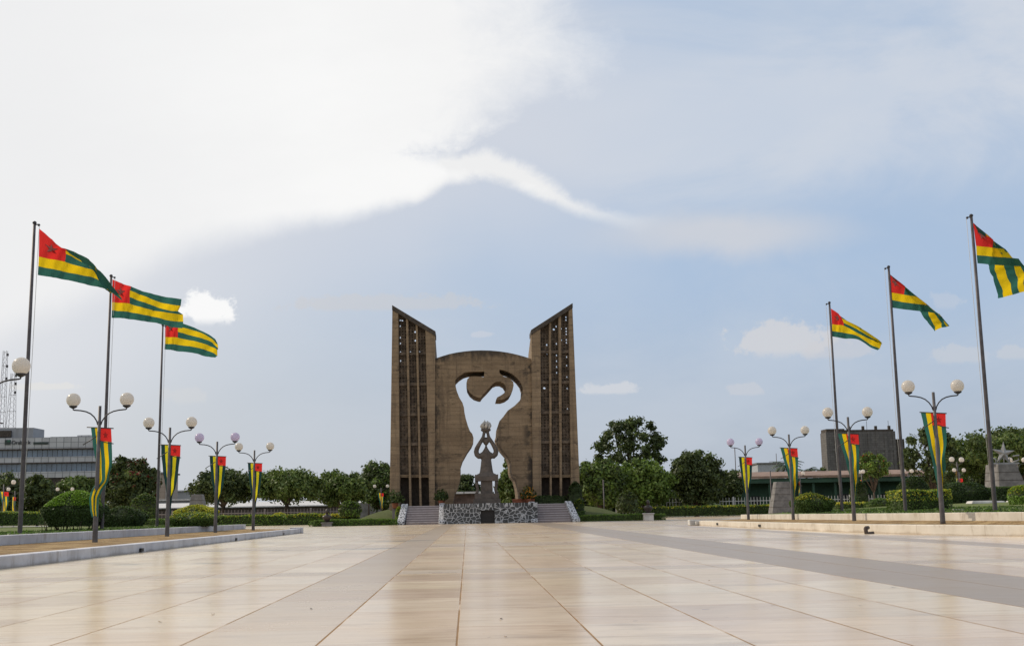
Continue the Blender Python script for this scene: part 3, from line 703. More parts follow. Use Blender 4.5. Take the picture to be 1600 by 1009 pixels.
# ------------------------------------------------------------------ lamps, banners, flagpoles, flags
H_L = 3.55
def make_lamp(globe):
    r = thing('street_lamp', 'lamp', 'street lamp')
    MB().tube([(0, 0, -.12), (0, 0, .02), (0, 0, H_L * .4), (0, 0, H_L)], [.074, .072, .056, .040], 12).build('post', M['post'], r)
    for s in (-1, 1):
        z = H_L
        a = MB().tube([(s * .04, 0, z - .50), (s * .07, 0, z - .40), (s * .14, 0, z - .29), (s * .24, 0, z - .20), (s * .36, 0, z - .145), (s * .50, 0, z - .115), (s * .67, 0, z - .10), (s * .695, 0, z - .09), (s * .70, 0, z - .06), (s * .70, 0, z - .02)], .018, 8).build('arm', M['arm'], r)
        gl = MB().ball((s * .70, 0, z + .165), .182, n=24, m=16).build('globe', globe, r)
        MB().lathe([(.03, z - .06), (.05, z - .05), (.10, z - .02), (.105, z + .012), (.10, z + .018)], (s * .70, 0, 0), 16).build('globe_holder', M['arm'], gl)
    MB().tube([(-.40, -.02, H_L - 1.02), (-.2, -.03, H_L - .90), (-.05, -.05, H_L - .80)], .014, 6).tube([(.05, -.05, H_L - .92), (.2, .0, H_L - .97), (.38, .04, H_L - 1.0)], .014, 6).build('banner_bracket', M['arm'], r)
    return r
def grid_cloth(name, rows, mats, canton, parent=None, smooth=True):
    """rows: list over v of list over u of 3D points (a dense grid); canton/mats pick the colour of each face"""
    nv = len(rows); nu = len(rows[0]); mb = MB()
    vs = [p for r in rows for p in r]; fs = []; mi = []
    for j in range(nv - 1):
        for i in range(nu - 1):
            fs.append((j * nu + i, j * nu + i + 1, (j + 1) * nu + i + 1, (j + 1) * nu + i)); mi.append(canton(i, j))
    mb.add(vs, fs, 0, True); mb.mi = mi
    return mb.build(name, mats, parent)
def star_pts(n=5, r=1.0, k=.40, rot=0.0):
    return [((r if i % 2 == 0 else r * k) * math.sin(rot + math.pi * i / n), (r if i % 2 == 0 else r * k) * math.cos(rot + math.pi * i / n)) for i in range(2 * n)]
def star_on(name, surf, cu, cv, ru, rv, off, m_, parent):
    """five-pointed star laid on a surface function surf(u,v)->point, on both sides"""
    pts = star_pts(); o_ = MB()
    for sg in (1, -1):
        rim = [Vector(surf(cu + a * ru, cv - b_ * rv)) + Vector((0, -off * sg, 0)) for a, b_ in pts]
        ctr = Vector(surf(cu, cv)) + Vector((0, -off * sg, 0))
        n = len(rim); o_.add(rim + [ctr], [(i, (i + 1) % n, n) for i in range(n)])
    return o_.build(name, m_, parent)
BAN = {  # v: left and right edge of the hanging cloth, depth of the fold
    'tied': [(0, -.30, .34, .0), (.12, -.285, .335, .02), (.35, -.225, .29, .05), (.6, -.13, .19, .07), (.78, -.06, .075, .08), (.86, -.06, .05, .08), (1, -.07, .035, .10)],
    'twisted': [(0, -.24, .29, .0), (.15, -.20, .31, .03), (.4, -.10, .33, .06), (.58, -.04, .27, .08), (.70, -.12, .17, .08), (.8, -.16, .09, .06), (.92, -.13, .08, .06), (1, -.08, .09, .06)],
    'wide': [(0, -.36, .34, .0), (.12, -.31, .335, .03), (.35, -.20, .315, .06), (.6, -.08, .24, .09), (.74, -.03, .17, .09), (.84, .02, .13, .10), (1, -.01, .12, .10)],
    'offset': [(0, -.36, .36, .0), (.15, -.28, .37, .03), (.4, -.12, .35, .06), (.65, -.02, .27, .08), (.8, .03, .20, .08), (1, -.03, .15, .10)],
}
def make_banner(kind, yel, grn, seed):
    r = thing('flag_banner', 'b', 'banner')
    T = BAN[kind]; NV = 46; NU = 20; L_ = 2.30; rg = random.Random(seed); ph = rg.uniform(0, 6)
    def prof(v):
        for a, b_ in zip(T, T[1:]):
            if v <= b_[0] + 1e-9:
                k = (v - a[0]) / (b_[0] - a[0]); k2 = k * k * (3 - 2 * k) * .5 + k * .5
                return [a[i] + (b_[i] - a[i]) * k2 for i in (1, 2, 3)]
        return T[-1][1:]
    def surf(u, v):
        l, rr, dp = prof(v); x = l + (rr - l) * u
        slim = max(0.0, 1 - (rr - l) / .64)
        y = .075 + .07 * (v ** .5) + dp * math.sin(u * (2 + 7 * slim) * 1.6 + ph + v * 3) * (.35 + slim)
        y = max(y, .055)
        if kind == 'twisted' and v > .62:           # the tail crosses in front of the post
            k = min(1, (v - .62) / .1); y = y * (1 - k) - (.095 + .03 * math.sin(u * 5 + v * 4)) * k
        z = -v * L_ - .05 * u * (1 - v) - .06 * abs(u - .5) * v * 2
        return (x, y, z)
    rows = [[surf(i / NU, j / NV) for i in range(NU + 1)] for j in range(NV + 1)]
    cl = grid_cloth('cloth', rows, [M['red'], yel, grn], lambda i, j: 0 if (i >= NU * 2 / 5 and j < NV * .152) else (2 if (i * 5 // NU) % 2 == 0 else 1), r)
    star_on('star', surf, .70, .078, .14, .045, .008, M['star_b'], cl)
    MB().tube([(-.40 if kind in ('wide', 'offset') else -.34, .06, .0), (.36, .06, -.045)], .016, 6).build('rod', M['arm'], r)
    return r
lamp_w = make_lamp(M['globe']); lamp_l = make_lamp(M['globe_lilac'])
ban = {k: make_banner(k, M['yellow_b'] if k == 'tied' else M['yellow'], M['green_b'] if k == 'tied' else M['green'], i) for i, k in enumerate(BAN)}
used = set()
def place(src, loc, rz, label, group, sc=1.0):
    o_ = src if src.name not in used else copy_tree(src)
    used.add(src.name); used.add(o_.name)
    o_.location = loc; o_.rotation_euler = (0, 0, rz); o_.scale = (sc,) * 3; tag(o_, label, None, group); return o_
GL, GB = 'globe lamps along both sides of the plaza', 'flag banners hung on the lamp posts'
def lamp_at(px, Y, z, src, lab, bk, blab, sc=1.0, rz=0.0):
    x = at(px, 800, Y).x
    place(src, (x, Y, z), rz, lab, GL, sc)
    if bk: place(ban[bk], (x, Y, z + (H_L - .55) * sc), rz, blab, GB, sc)
lamp_at(-33, 24.4, .22, lamp_w, 'nearest globe lamp, cut off at the left edge with one globe showing beside the flagpole', None, '')
lamp_at(150, 31.6, .22, lamp_w, 'twin globe lamp before the big domed shrub at left', 'twisted', 'twisted flag banner swirling round the lamp post before the domed shrub')
lamp_at(262, 39.5, .215, lamp_w, 'twin globe lamp before the yellow shrub mound, left of the lilac globes', 'tied', 'tapered flag banner on the lamp before the left yellow shrub mound')
lamp_at(337, 47.2, .21, lamp_l, 'twin lilac globe lamp at the right end of the left yellow shrub', 'tied', 'tapered flag banner under the lilac globes on the left side')
lamp_at(396, 53.8, .21, lamp_w, 'last white globe lamp of the left bed, before the fence', 'tied', 'narrow flag banner on the last lamp of the left bed')
lamp_at(1472, 32.4, .35, lamp_w, 'tall twin globe lamp before the box shrub on the right', 'wide', 'big flag banner spread wide on the lamp before the right box shrub')
lamp_at(1334, 40.6, .31, lamp_w, 'twin globe lamp in front of the concrete block building', 'offset', 'flag banner hanging slack before the concrete block building')
lamp_at(1239, 49.4, .28, lamp_w, 'twin globe lamp in front of the trapezoid pylon and palms', 'offset', 'flag banner on the lamp before the trapezoid pylon')
lamp_at(1169, 57.0, .25, lamp_l, 'twin lilac globe lamp nearest the monument on the right bed', 'tied', 'narrow flag banner under the lilac globes on the right side')
# flags share the cloth; far lamps stand on the avenues behind
far = [(4, 96, 'far globe lamp at the left edge under the office building', .5), (22, 118, 'small far globe lamp left of the nearest flagpole base', .9), (100, 121, 'far globe lamp rising just behind the domed shrub', .2),
       (185.5, 119, 'far globe lamp before the red flowering tree', .5), (595.5, 131, 'far globe lamp close to the left tower, leftmost of three', .1), (602, 138, 'far globe lamp close to the left tower, middle of three', .9), (608.5, 144, 'far globe lamp close to the left tower, partly hidden by it', .6),
       (911, 132, 'far globe lamp just right of the right tower', 1.1), (1253, 108, 'far globe lamp right of the pylon before the green building', .85), (1350, 107, 'far globe lamp seen edge-on before the green building', 1.45),
       (1423, 107, 'far globe lamp under the flagpole before the dark dome shrub', .7), (1501, 81.5, 'far globe lamp above the long dark hedge, the taller of two', .7), (1503.5, 107, 'far globe lamp above the long dark hedge, the smaller of two', .55), (1596, 84, 'far globe lamp beside the star pedestal at the right edge', .4)]
for i, (px, Y, lab, rz) in enumerate(far):
    x = at(px, 800, Y).x
    gz = .15
    place(lamp_w, (x, Y, gz), rz, lab, 'small globe lamps on the avenues behind')
    place(ban['wide' if i % 2 else 'offset'], (x, Y, gz + H_L - .55), rz + (.5 if i % 3 else -.4), lab.replace('globe lamp', 'banner on the globe lamp'), 'small flag banners on the lamps behind')

# flagpoles
def make_pole():
    r = thing('flagpole', 'p', 'flagpole')
    MB().tube([(0, 0, -.15), (0, 0, 0), (0, 0, 4), (0, 0, 9.0)], [.068, .066, .056, .042], 12).build('pole', M['pole'], r)
    mb = MB().lathe([(.048, 9.0), (.06, 9.01), (.06, 9.05), (.02, 9.08)], n=10).tube([(.0, 0, 8.97), (.12, 0, 8.98)], .018, 6).ball((.13, 0, 8.96), .04, n=8, m=6)
    mb.build('pulley', M['arm'], r)
    MB().tube([(.15, -.02, 8.95), (.13, -.02, 6), (.10, -.02, 2.6), (.07, -.02, 1.2)], .008, 5).build('halyard', M['rope'], r)
    return r
pole0 = make_pole()
GP = 'flagpoles beside the plaza'
def lerp(a, b_, k): return a + (b_ - a) * k
def make_flag(zoom, off, Y, cols, canton_col, label, du, smooth=True):
    """cols: columns from hoist to fly; each = 6 stripe edges (zoom x, zoom y, depth)"""
    C = []
    for cpts in cols:
        row = []
        for p_ in cpts:
            q_ = at(off[0] + p_[0] / zoom, off[1] + p_[1] / zoom, Y + .55 * (p_[2] if len(p_) > 2 else 0.0) + du * (p_[0] - cols[0][0][0]) / zoom * Y / F)
            row.append(q_)
        C.append(row)
    NS = 6
    fine = []
    n = len(C)
    for i in range(n - 1):
        P0, P1, P2, P3 = C[max(i - 1, 0)], C[i], C[i + 1], C[min(i + 2, n - 1)]
        for k in range(NS + (1 if i == n - 2 else 0)):
            t = k / NS; row = []
            for j in range(6):
                if smooth:
                    a, b_, c_, d = P0[j], P1[j], P2[j], P3[j]
                    v = .5 * ((2 * b_) + (c_ - a) * t + (2 * a - 5 * b_ + 4 * c_ - d) * t * t + (3 * b_ - a - 3 * c_ + d) * t ** 3)
                else: v = P1[j].lerp(P2[j], t)
                row.append(v)
            fine.append(row)
    VS = 4; nu = len(fine)
    def surf(uu, vv):
        a = min(max(uu, 0), nu - 1.001); b_ = min(max(vv, 0), 4.999)
        i = int(a); j = int(b_); fa = a - i; fb = b_ - j
        p = fine[i][j].lerp(fine[i][j + 1], fb).lerp(fine[i + 1][j].lerp(fine[i + 1][j + 1], fb), fa)
        # small cloth ripples
        w = .05 * math.sin(a * .62 + b_ * .75) + .028 * math.sin(a * 1.25 + b_ * 1.7) + .014 * math.sin(a * 2.3 - b_ * 2.4)
        p = p + Vector((0, w * min(1, a / 4), .25 * w * min(1, a / 5)))
        return p
    rows = [[surf(i, j / VS) for i in range(nu)] for j in range(5 * VS + 1)]
    o0 = C[0][5]
    r = thing('flag', label, 'flag', (o0.x, Y, o0.z), group='striped flags flying from the flagpoles')
    rows = [[p - Vector(r.location) for p in rw] for rw in rows]
    ci = canton_col * NS
    cl = grid_cloth('cloth', rows, [M['red'], M['yellow'], M['green']], lambda i, j: 0 if (i < ci and j < 3 * VS) else (2 if (j // VS) % 2 == 0 else 1), r)
    star_on('star', lambda a, b_: surf(a, b_) - Vector(r.location), ci * .50, 1.45, ci * .26, .78, .014, M['star'], cl)
    return r
def pole_at(bx, by, ty, label, z):
    # distance so that 9 m of pole spans the measured pixels
    best = None
    for Y in np.arange(28, 60, .05):
        x = at(bx, by, Y).x
        w = np.array([x, Y, z + 9.05 - EYE]); cpt = RM.T @ w; py = 504.5 + F * cpt[1] / cpt[2]
        e = abs(py - ty)
        if best is None or e < best[0]: best = (e, Y, x)
    _, Y, x = best
    place(pole0, (x, Y, z), 0 if bx < 800 else math.pi, label, GP)
    return Y
yl1 = pole_at(31, 832, 347, 'nearest flagpole on the left, in front of the office building', .42)
yl2 = pole_at(159, 827, 430, 'middle of the three left flagpoles, behind the twisted banner', .42)
yl3 = pole_at(245, 824, 507, 'farthest of the three left flagpoles, left of the yellow shrub', .42)
yr1 = pole_at(1555, 797, 336, 'tallest flagpole, near the right edge beside the star pedestal', .56)
yr2 = pole_at(1415, 799, 416, 'middle of the three right flagpoles, left of the box shrub', .54)
yr3 = pole_at(1316, 801, 472, 'farthest of the three right flagpoles, right of the domed shrub', .50)
make_flag(7.76, (50, 350), yl1, [
    [(88, 58), (86, 170), (84, 285), (82, 395), (76, 512), (70, 618)],
    [(245, 190), (243, 272, .05), (242, 350, .05), (240, 428, .05), (236, 545, .05), (228, 645)],
    [(420, 335, -.16), (405, 300), (412, 365), (395, 458, .05), (385, 575, .05), (370, 668)],
    [(622, 462, -.2), (605, 378), (628, 470, -.02), (612, 525, .05), (600, 622), (580, 715)],
    [(742, 562, -.2), (742, 482), (752, 556, -.02), (768, 575, .05), (790, 664), (765, 756)],
    [(872, 758, -.2), (852, 602), (880, 660, .12), (905, 730, .16), (915, 800, .05), (880, 785)],
    [(1095, 928, -.1), (1085, 890), (1060, 860, .08), (1035, 850, .1), (965, 838, .05), (935, 808)]], 2, 'flag on the nearest left pole, its tail twisted to a point', .10)
make_flag(6.726, (160, 420), yl2, [
    [(105, 112), (104, 195), (103, 275), (102, 350), (101, 435), (97, 515)],
    [(200, 150), (197, 210, .05), (195, 287, .06), (194, 358, .05), (192, 445), (190, 518)],
    [(295, 185), (288, 228, .08), (286, 297, .10), (284, 365, .06), (282, 452), (280, 527)],
    [(420, 232), (415, 275, -.05), (414, 345, .05), (412, 405, .10), (415, 480, .04), (412, 548)],
    [(545, 268), (540, 328, .05), (540, 388, -.05), (540, 436, -.12), (540, 502, .05), (540, 564)],
    [(700, 300), (700, 372), (692, 438, .12), (690, 462, .16), (692, 542, -.05), (690, 602)],
    [(830, 318), (826, 388), (800, 445, .15), (850, 480, .1), (848, 555), (835, 626)]], 2, 'flag on the middle left pole, streaming almost flat', .10)
make_flag(6.726, (160, 420), yl3, [
    [(660, 515), (659, 585), (658, 650), (657, 715), (656, 788), (652, 845)],
    [(725, 540), (723, 592), (722, 655, .05), (720, 718, .05), (720, 790), (718, 852)],
    [(800, 560), (796, 606), (792, 662, .06), (790, 722, .05), (790, 796), (790, 864)],
    [(1000, 630), (996, 656), (990, 715, -.05), (988, 765, .06), (985, 826), (970, 887)],
    [(1165, 722), (1152, 738), (1146, 768, -.08), (1130, 808, .08), (1120, 862), (1100, 922)],
    [(1205, 768, .1), (1212, 800, .12), (1214, 838, .1), (1208, 852, .06), (1208, 912), (1185, 932)]], 2, 'flag on the farthest left pole, its upper corner curled over', .10)
make_flag(6.727, (1490, 330), yr1, [
    [(200, 110), (214, 195), (225, 280), (237, 365), (243, 462), (252, 548)],
    [(216, 132), (325, 228), (408, 302), (410, 384), (405, 477), (402, 562)],
    [(290, 350, .3), (370, 380, .3), (420, 312, .0), (550, 400), (560, 488), (562, 573)],
    [(352, 555, .35), (428, 560, .35), (535, 560, .35), (637, 560, .3), (688, 498), (740, 581)],
    [(415, 690, .3), (462, 700, .3), (565, 700, .3), (660, 690, .3), (735, 680, .3), (845, 590, .05)],
    [(462, 915, .3), (530, 905, .25), (630, 880, .3), (693, 856, .25), (748, 845, .3), (830, 820, .3)]], 1, 'flag on the tallest right pole, folded with its stripes hanging down', .06, smooth=False)
make_flag(7.76, (1370, 400), yr2, [
    [(140, 205), (148, 290), (155, 370), (165, 440), (170, 530), (178, 625)],
    [(152, 214), (240, 290), (335, 365), (328, 468), (330, 562), (330, 647)],
    [(240, 350, .3), (310, 400, .3), (345, 372), (485, 492), (482, 580), (480, 663)],
    [(515, 668, .3), (617, 670, .3), (690, 670, .3), (690, 650, .25), (610, 594), (620, 678)],
    [(610, 790, .3), (672, 795, .3), (760, 780, .3), (785, 740, .28), (770, 722, .25), (762, 702)],
    [(697, 912, .3), (714, 903, .3), (797, 868, .3), (850, 858, .28), (872, 852, .25), (884, 848, .1)]], 1, 'flag on the middle right pole, drooping with a hanging yellow stripe', .06, smooth=False)
make_flag(10.09, (1280, 465), yr3, [
    [(185, 170), (190, 250), (195, 330), (200, 418), (203, 525), (210, 612)],
    [(275, 230), (280, 290), (292, 365), (300, 430, .04), (300, 540, .03), (305, 628)],
    [(352, 298), (358, 325), (385, 398), (395, 444, .05), (397, 555, .04), (397, 643)],
    [(620, 500, .3), (620, 456), (620, 510, -.06), (605, 556, .08), (608, 605, .02), (615, 660)],
    [(800, 640, .3), (805, 572), (800, 620, -.06), (795, 650, .1), (798, 735), (795, 774)],
    [(960, 720, .3), (990, 706), (1002, 738), (985, 718, .1), (962, 802), (925, 828)]], 2, 'flag on the farthest right pole, pleated into long folds', .08)
# ------------------------------------------------------------------ vegetation
def leaf_mesh(name, P, N, size, tint, rng, m_, parent=None, asp=1.9, tilt=.75):
    """one quad per leaf at points P, loosely facing N, with a colour per leaf"""
    n = len(P); d = N + rng.normal(0, tilt, (n, 3)); d /= np.linalg.norm(d, axis=1, keepdims=True) + 1e-9
    r = rng.normal(0, 1, (n, 3)); a = np.cross(d, r); a /= np.linalg.norm(a, axis=1, keepdims=True) + 1e-9; b = np.cross(d, a)
    s = (size * rng.uniform(.6, 1.35, (n, 1)))
    V = np.empty((n, 4, 3)); V[:, 0] = P - a * s * asp * .5; V[:, 1] = P + b * s * .5 + d * s * .12; V[:, 2] = P + a * s * asp * .5; V[:, 3] = P - b * s * .5 + d * s * .12
    me = bpy.data.meshes.new(name); me.vertices.add(n * 4); me.loops.add(n * 4); me.polygons.add(n)
    me.vertices.foreach_set('co', V.reshape(-1)); me.loops.foreach_set('vertex_index', np.arange(n * 4))
    me.polygons.foreach_set('loop_start', np.arange(n) * 4); me.polygons.foreach_set('loop_total', np.full(n, 4)); me.update()
    ca = me.color_attributes.new('tint', 'FLOAT_COLOR', 'POINT')
    cc = np.ones((n, 4, 4)); cc[:, :, :3] = tint[:, None, :]; ca.data.foreach_set('color', cc.reshape(-1))
    me.materials.append(m_); me.validate()
    return link(bpy.data.objects.new(name, me), parent)
def tints(n, cols, rng, w=None):
    c_ = np.array(cols)[rng.choice(len(cols), n, p=w)]; return c_ * rng.uniform(.72, 1.3, (n, 1))
DARK = [(.040, .056, .018), (.052, .070, .021), (.066, .084, .026), (.032, .046, .016)]
MID = [(.048, .074, .018), (.064, .094, .022), (.082, .105, .028)]
BRIGHT = [(.075, .118, .022), (.098, .140, .028), (.060, .092, .02)]
def tree(name, label, px0, px1, pytop, Y, pal, seed, trunk=.8, lobes=16, leaves=5200, size=.26, flat=.78, gz=.1, z_bot=None, flowers=None, rmin=.15, rmax=.27, spread=1.0, group='trees behind the plaza', hang=.5, fill=.34):
    leaves = int(leaves * 1.9); size *= .78
    rng = np.random.default_rng(seed); rd = random.Random(seed)
    a, b_ = at(px0, 790, Y), at(px1, 790, Y); x = (a.x + b_.x) / 2; w = (b_.x - a.x) / 2
    ztop = at((px0 + px1) / 2, pytop, Y).z - gz; zb = trunk if z_bot is None else z_bot
    r = thing(name, label, 'tree', (x, Y, gz), group=group)
    zc = (ztop + zb) / 2; hh = (ztop - zb) / 2
    cents = []
    lob = int(lobes * 2.0)
    for k in range(lob):
        zz = -1 + 2 * (k + .5) / lob; th = k * 2.39996 + rd.uniform(-.5, .5)
        env = math.sqrt(max(0.03, 1 - (max(zz, 0) ** 2) * flat - (max(-zz, 0) ** 2) * hang))
        lr = rd.uniform(rmin, rmax) * w * .95; u = rd.uniform(.78, 1.0) if k % 4 else rd.uniform(.1, .7)
        rx = max(w * env * spread - lr * .75, .1) * u
        cents.append((math.cos(th) * rx, math.sin(th) * rx * .9, zc + zz * max(hh - lr * .7, .2) + rd.uniform(-.1, .1) * hh, lr))
    cents += [(0, 0, ztop - .2 * w, .22 * w), (-w * .82, 0, zc - .05 * hh, .2 * w), (w * .82, 0, zc + .1 * hh, .2 * w)]
    C = np.array(cents); vol = C[:, 3] ** 2
    n_in = int(leaves * fill); n_out = leaves - n_in
    idx = rng.choice(len(C), n_out, p=vol / vol.sum())
    d = rng.normal(0, 1, (n_out, 3)); d /= np.linalg.norm(d, axis=1, keepdims=True)
    rr = rng.uniform(.1, 1, (n_out, 1)) ** .5 * (1 + .22 * rng.normal(0, 1, (n_out, 1)))
    P = C[idx, :3] + d * rr * C[idx, 3:4] * np.array([1, 1, .85])
    # inner leaves fill the crown's volume
    di = rng.normal(0, 1, (n_in, 3)); di /= np.linalg.norm(di, axis=1, keepdims=True); ri_ = rng.random((n_in, 1)) ** .45
    Pi = di * ri_ * np.array([w * .84, w * .74, hh * .84]) + np.array([0, 0, zc])
    P = np.concatenate([P, Pi]); d = np.concatenate([d, di]); idx = np.concatenate([idx, rng.integers(0, len(C), n_in)])
    keep = P[:, 2] > max(.05, zb * .62); P = P[keep]; d = d[keep]; idx = idx[keep]
    cl_t = rng.uniform(.66, 1.34, len(C))
    T = tints(len(P), pal, rng) * cl_t[idx][:, None] * 1.6
    if flowers:
        fl = np.array([rd.random() < .5 for _ in range(len(C))]); msk = fl[idx] & (d[:, 2] > .0) & (rng.random(len(P)) < flowers[0]); T[msk] = np.array(flowers[1]) * rng.uniform(.6, 1.2, (msk.sum(), 1))
    leaf_mesh('crown', P, d + np.array([0, 0, .35]), size, T, rng, M['leaf'], r)
    mb = MB(); tr = max(.10, w * .055)
    fork = max(.5, min(zb * .9, ztop * .35))
    mb.tube([(0, 0, -.3), (.03, 0, fork * .5), (0, .02, fork)], [tr * 1.35, tr, tr * .9], 8)
    for k in range(min(9, len(cents))):
        c_ = cents[-(k + 1)]; e = Vector(c_[:3]); m1 = Vector((e.x * .45 + rd.uniform(-.15, .15) * w, e.y * .45, fork + (e.z - fork) * .55))
        mb.tube([(0, 0, fork - .1), m1, e], [tr * .6, tr * .36, tr * .12], 6)
    mb.build('trunk', M['bark'], r)
    return r
# left
tree('garden_tree', 'low dark tree at the far left edge below the office building', -60, 38, 736, 126, DARK, 1)
tree('garden_tree', 'rounded dark tree below the bank sign, left of the domed shrub', 20, 98, 742, 131, DARK, 2, leaves=4600)
tree('garden_tree', 'dark tree directly behind the big domed shrub', 82, 162, 741, 135, MID, 3, leaves=4600)
tree('flame_tree', 'dark tree speckled with red blossom, right of the twisted banner', 152, 250, 715, 112, DARK, 4, lobes=22, leaves=8600, flowers=(.20, (.20, .045, .03)), trunk=1.2)
tree('spreading_tree', 'spreading tree behind the lilac globe lamp on the left', 290, 408, 733, 124, DARK, 5, lobes=20, leaves=5600, trunk=2.0)
tree('spreading_tree', 'wide spreading tree with a clear forked trunk behind the left fence', 386, 510, 732, 122, MID, 6, lobes=22, leaves=6400, trunk=2.1)
tree('spreading_tree', 'bushy tree between the forked trunk tree and the left grass mound', 482, 582, 736, 127, MID, 7, lobes=18, leaves=5600, trunk=1.6)
tree('garden_tree', 'tall dense tree touching the left edge of the monument', 548, 650, 722, 136, BRIGHT[:1] + DARK, 8, lobes=22, leaves=7800, trunk=1.2)
tree('bare_tree', 'thin half-bare tree rising above the trees left of the monument', 552, 600, 722, 150, DARK, 9, lobes=12, fill=.1, leaves=420, size=.2, rmin=.1, rmax=.2, z_bot=3.0)
# seen through the opening
tree('garden_tree', 'small dark tree seen through the cut-out left of the statue', 700, 752, 741, 152, DARK, 10, leaves=3600, trunk=1.0)
tree('garden_tree', 'leafy tree seen through the cut-out right of the statue', 774, 842, 716, 118, MID, 11, lobes=22, leaves=7600, trunk=.5, size=.22)
tree('garden_tree', 'low dark thicket between the round tree and the right mound', 1000, 1062, 756, 140, DARK, 31, leaves=3000, trunk=.2)
tree('garden_tree', 'low dark thicket behind the left end of the right fence', 880, 960, 750, 142, DARK, 32, leaves=3000, trunk=.2)
rngw = np.random.default_rng(5); nw = 9000; wx = rngw.uniform(at(480, 790, 235).x, at(1190, 790, 235).x, nw); wh = 3.6 + 1.2 * np.sin(wx * .21) + .8 * np.sin(wx * .57 + 1)
o = leaf_mesh('distant_wood', np.stack([wx, 235 + rngw.normal(0, 2, nw), rngw.random(nw) ** .7 * wh], 1), np.tile([[0, -1.0, .3]], (nw, 1)), .8, tints(nw, DARK, rngw), rngw, M['leaf'])
tag(o, 'distant dark woodland along the horizon behind the garden trees', 'woodland', kind='stuff')
# right
tree('garden_tree', 'dense green tree touching the right edge of the monument', 890, 985, 716, 124, BRIGHT + DARK[:1], 12, lobes=24, leaves=8600, trunk=1.0)
tree('tall_tree', 'tall open crowned dark tree standing above all others right of the monument', 930, 1046, 653, 152, DARK, 13, lobes=24, leaves=3600, size=.33, rmin=.09, rmax=.18, z_bot=5.6, flat=.85, hang=.15, spread=1.0, fill=.16)
tree('garden_tree', 'bright leafed tree below the tall open tree', 955, 1060, 718, 126, BRIGHT, 14, lobes=24, leaves=8200, trunk=1.0)
tree('garden_tree', 'big dark round tree right of the tall open tree', 1040, 1138, 704, 128, DARK, 15, lobes=26, leaves=8600, trunk=.9)
tree('garden_tree', 'low dark tree at the left end of the green building', 1108, 1168, 735, 134, DARK, 16, lobes=14, leaves=3400, trunk=1.0)
tree('garden_tree', 'distant pale tree behind the roof of the green building', 1135, 1182, 733, 190, MID, 17, lobes=10, leaves=1500)
tree('garden_tree', 'low distant tree beside the palms behind the green roof', 1268, 1310, 730, 185, DARK, 18, lobes=10, leaves=1500)
tree('young_tree', 'slim young tree with a few red flowers before the green building', 1338, 1396, 707, 112, BRIGHT, 19, fill=.1, lobes=14, leaves=1500, size=.2, z_bot=3.2, flowers=(.12, (.35, .04, .03)))
tree('garden_tree', 'loose branching tree right of the concrete block building', 1412, 1508, 664, 118, DARK, 20, fill=.12, lobes=22, leaves=4200, size=.25, rmin=.10, rmax=.2, trunk=1.5, flat=.9)
tree('umbrella_tree', 'broad flat topped tree behind the star pedestal', 1478, 1700, 668, 128, MID, 21, lobes=34, leaves=11000, size=.3, rmin=.10, rmax=.17, z_bot=3.6, flat=.9, hang=.15)
tree('garden_tree', 'dark undergrowth tree below the flat topped tree', 1470, 1640, 712, 138, DARK, 22, lobes=20, leaves=6000, trunk=.6, size=.3)
def palm(px, pytop, Y, label, seed):
    rd = random.Random(seed); p = at(px, 780, Y); z = at(px, pytop, Y).z
    r = thing('palm_tree', label, 'palm tree', (p.x, Y, 0), group='palms behind the green building')
    MB().tube([(0, 0, -.2), (.1, 0, z * .4), (.0, 0, z - 1.2)], [.24, .18, .15], 8).build('trunk', M['bark'], r)
    rng = np.random.default_rng(seed); Ps = []; Ns = []
    V = []; T = []
    mb = MB()
    for k in range(17):
        th = 2 * math.pi * k / 17 + rd.uniform(-.2, .2); up = rd.uniform(.1, 1.3); L_ = rd.uniform(2.2, 3.0)
        prev = Vector((0, 0, z - 1.2)); dirv = Vector((math.cos(th), math.sin(th), up)).normalized()
        for sgm in range(7):
            nx_ = prev + dirv * L_ / 7; side = dirv.cross(Vector((0, 0, 1))).normalized(); lw = .55 * math.sin(math.pi * (sgm + 1) / 8) + .12
            for s in (-1, 1):
                a = prev; b_ = nx_; t_ = (a + b_) / 2 + side * s * lw + Vector((0, 0, -.35 * lw))
                mb.add([a, b_.lerp(a, .35), t_], [(0, 1, 2)]); mb.add([a.lerp(b_, .5), b_, t_ + dirv * .25], [(0, 1, 2)])
            prev = nx_; dirv = (dirv + Vector((0, 0, -.22))).normalized()
    mb.build('fronds', M['frond'], r)
M['frond'] = mat('palm_frond', (.035, .06, .02), .5, var=.3)
palm(1232, 716, 172, 'palm tree rising behind the pylon lamp, left of the other palm', 1)
palm(1262, 728, 176, 'lower palm tree right of the pylon, behind the green roof', 2)

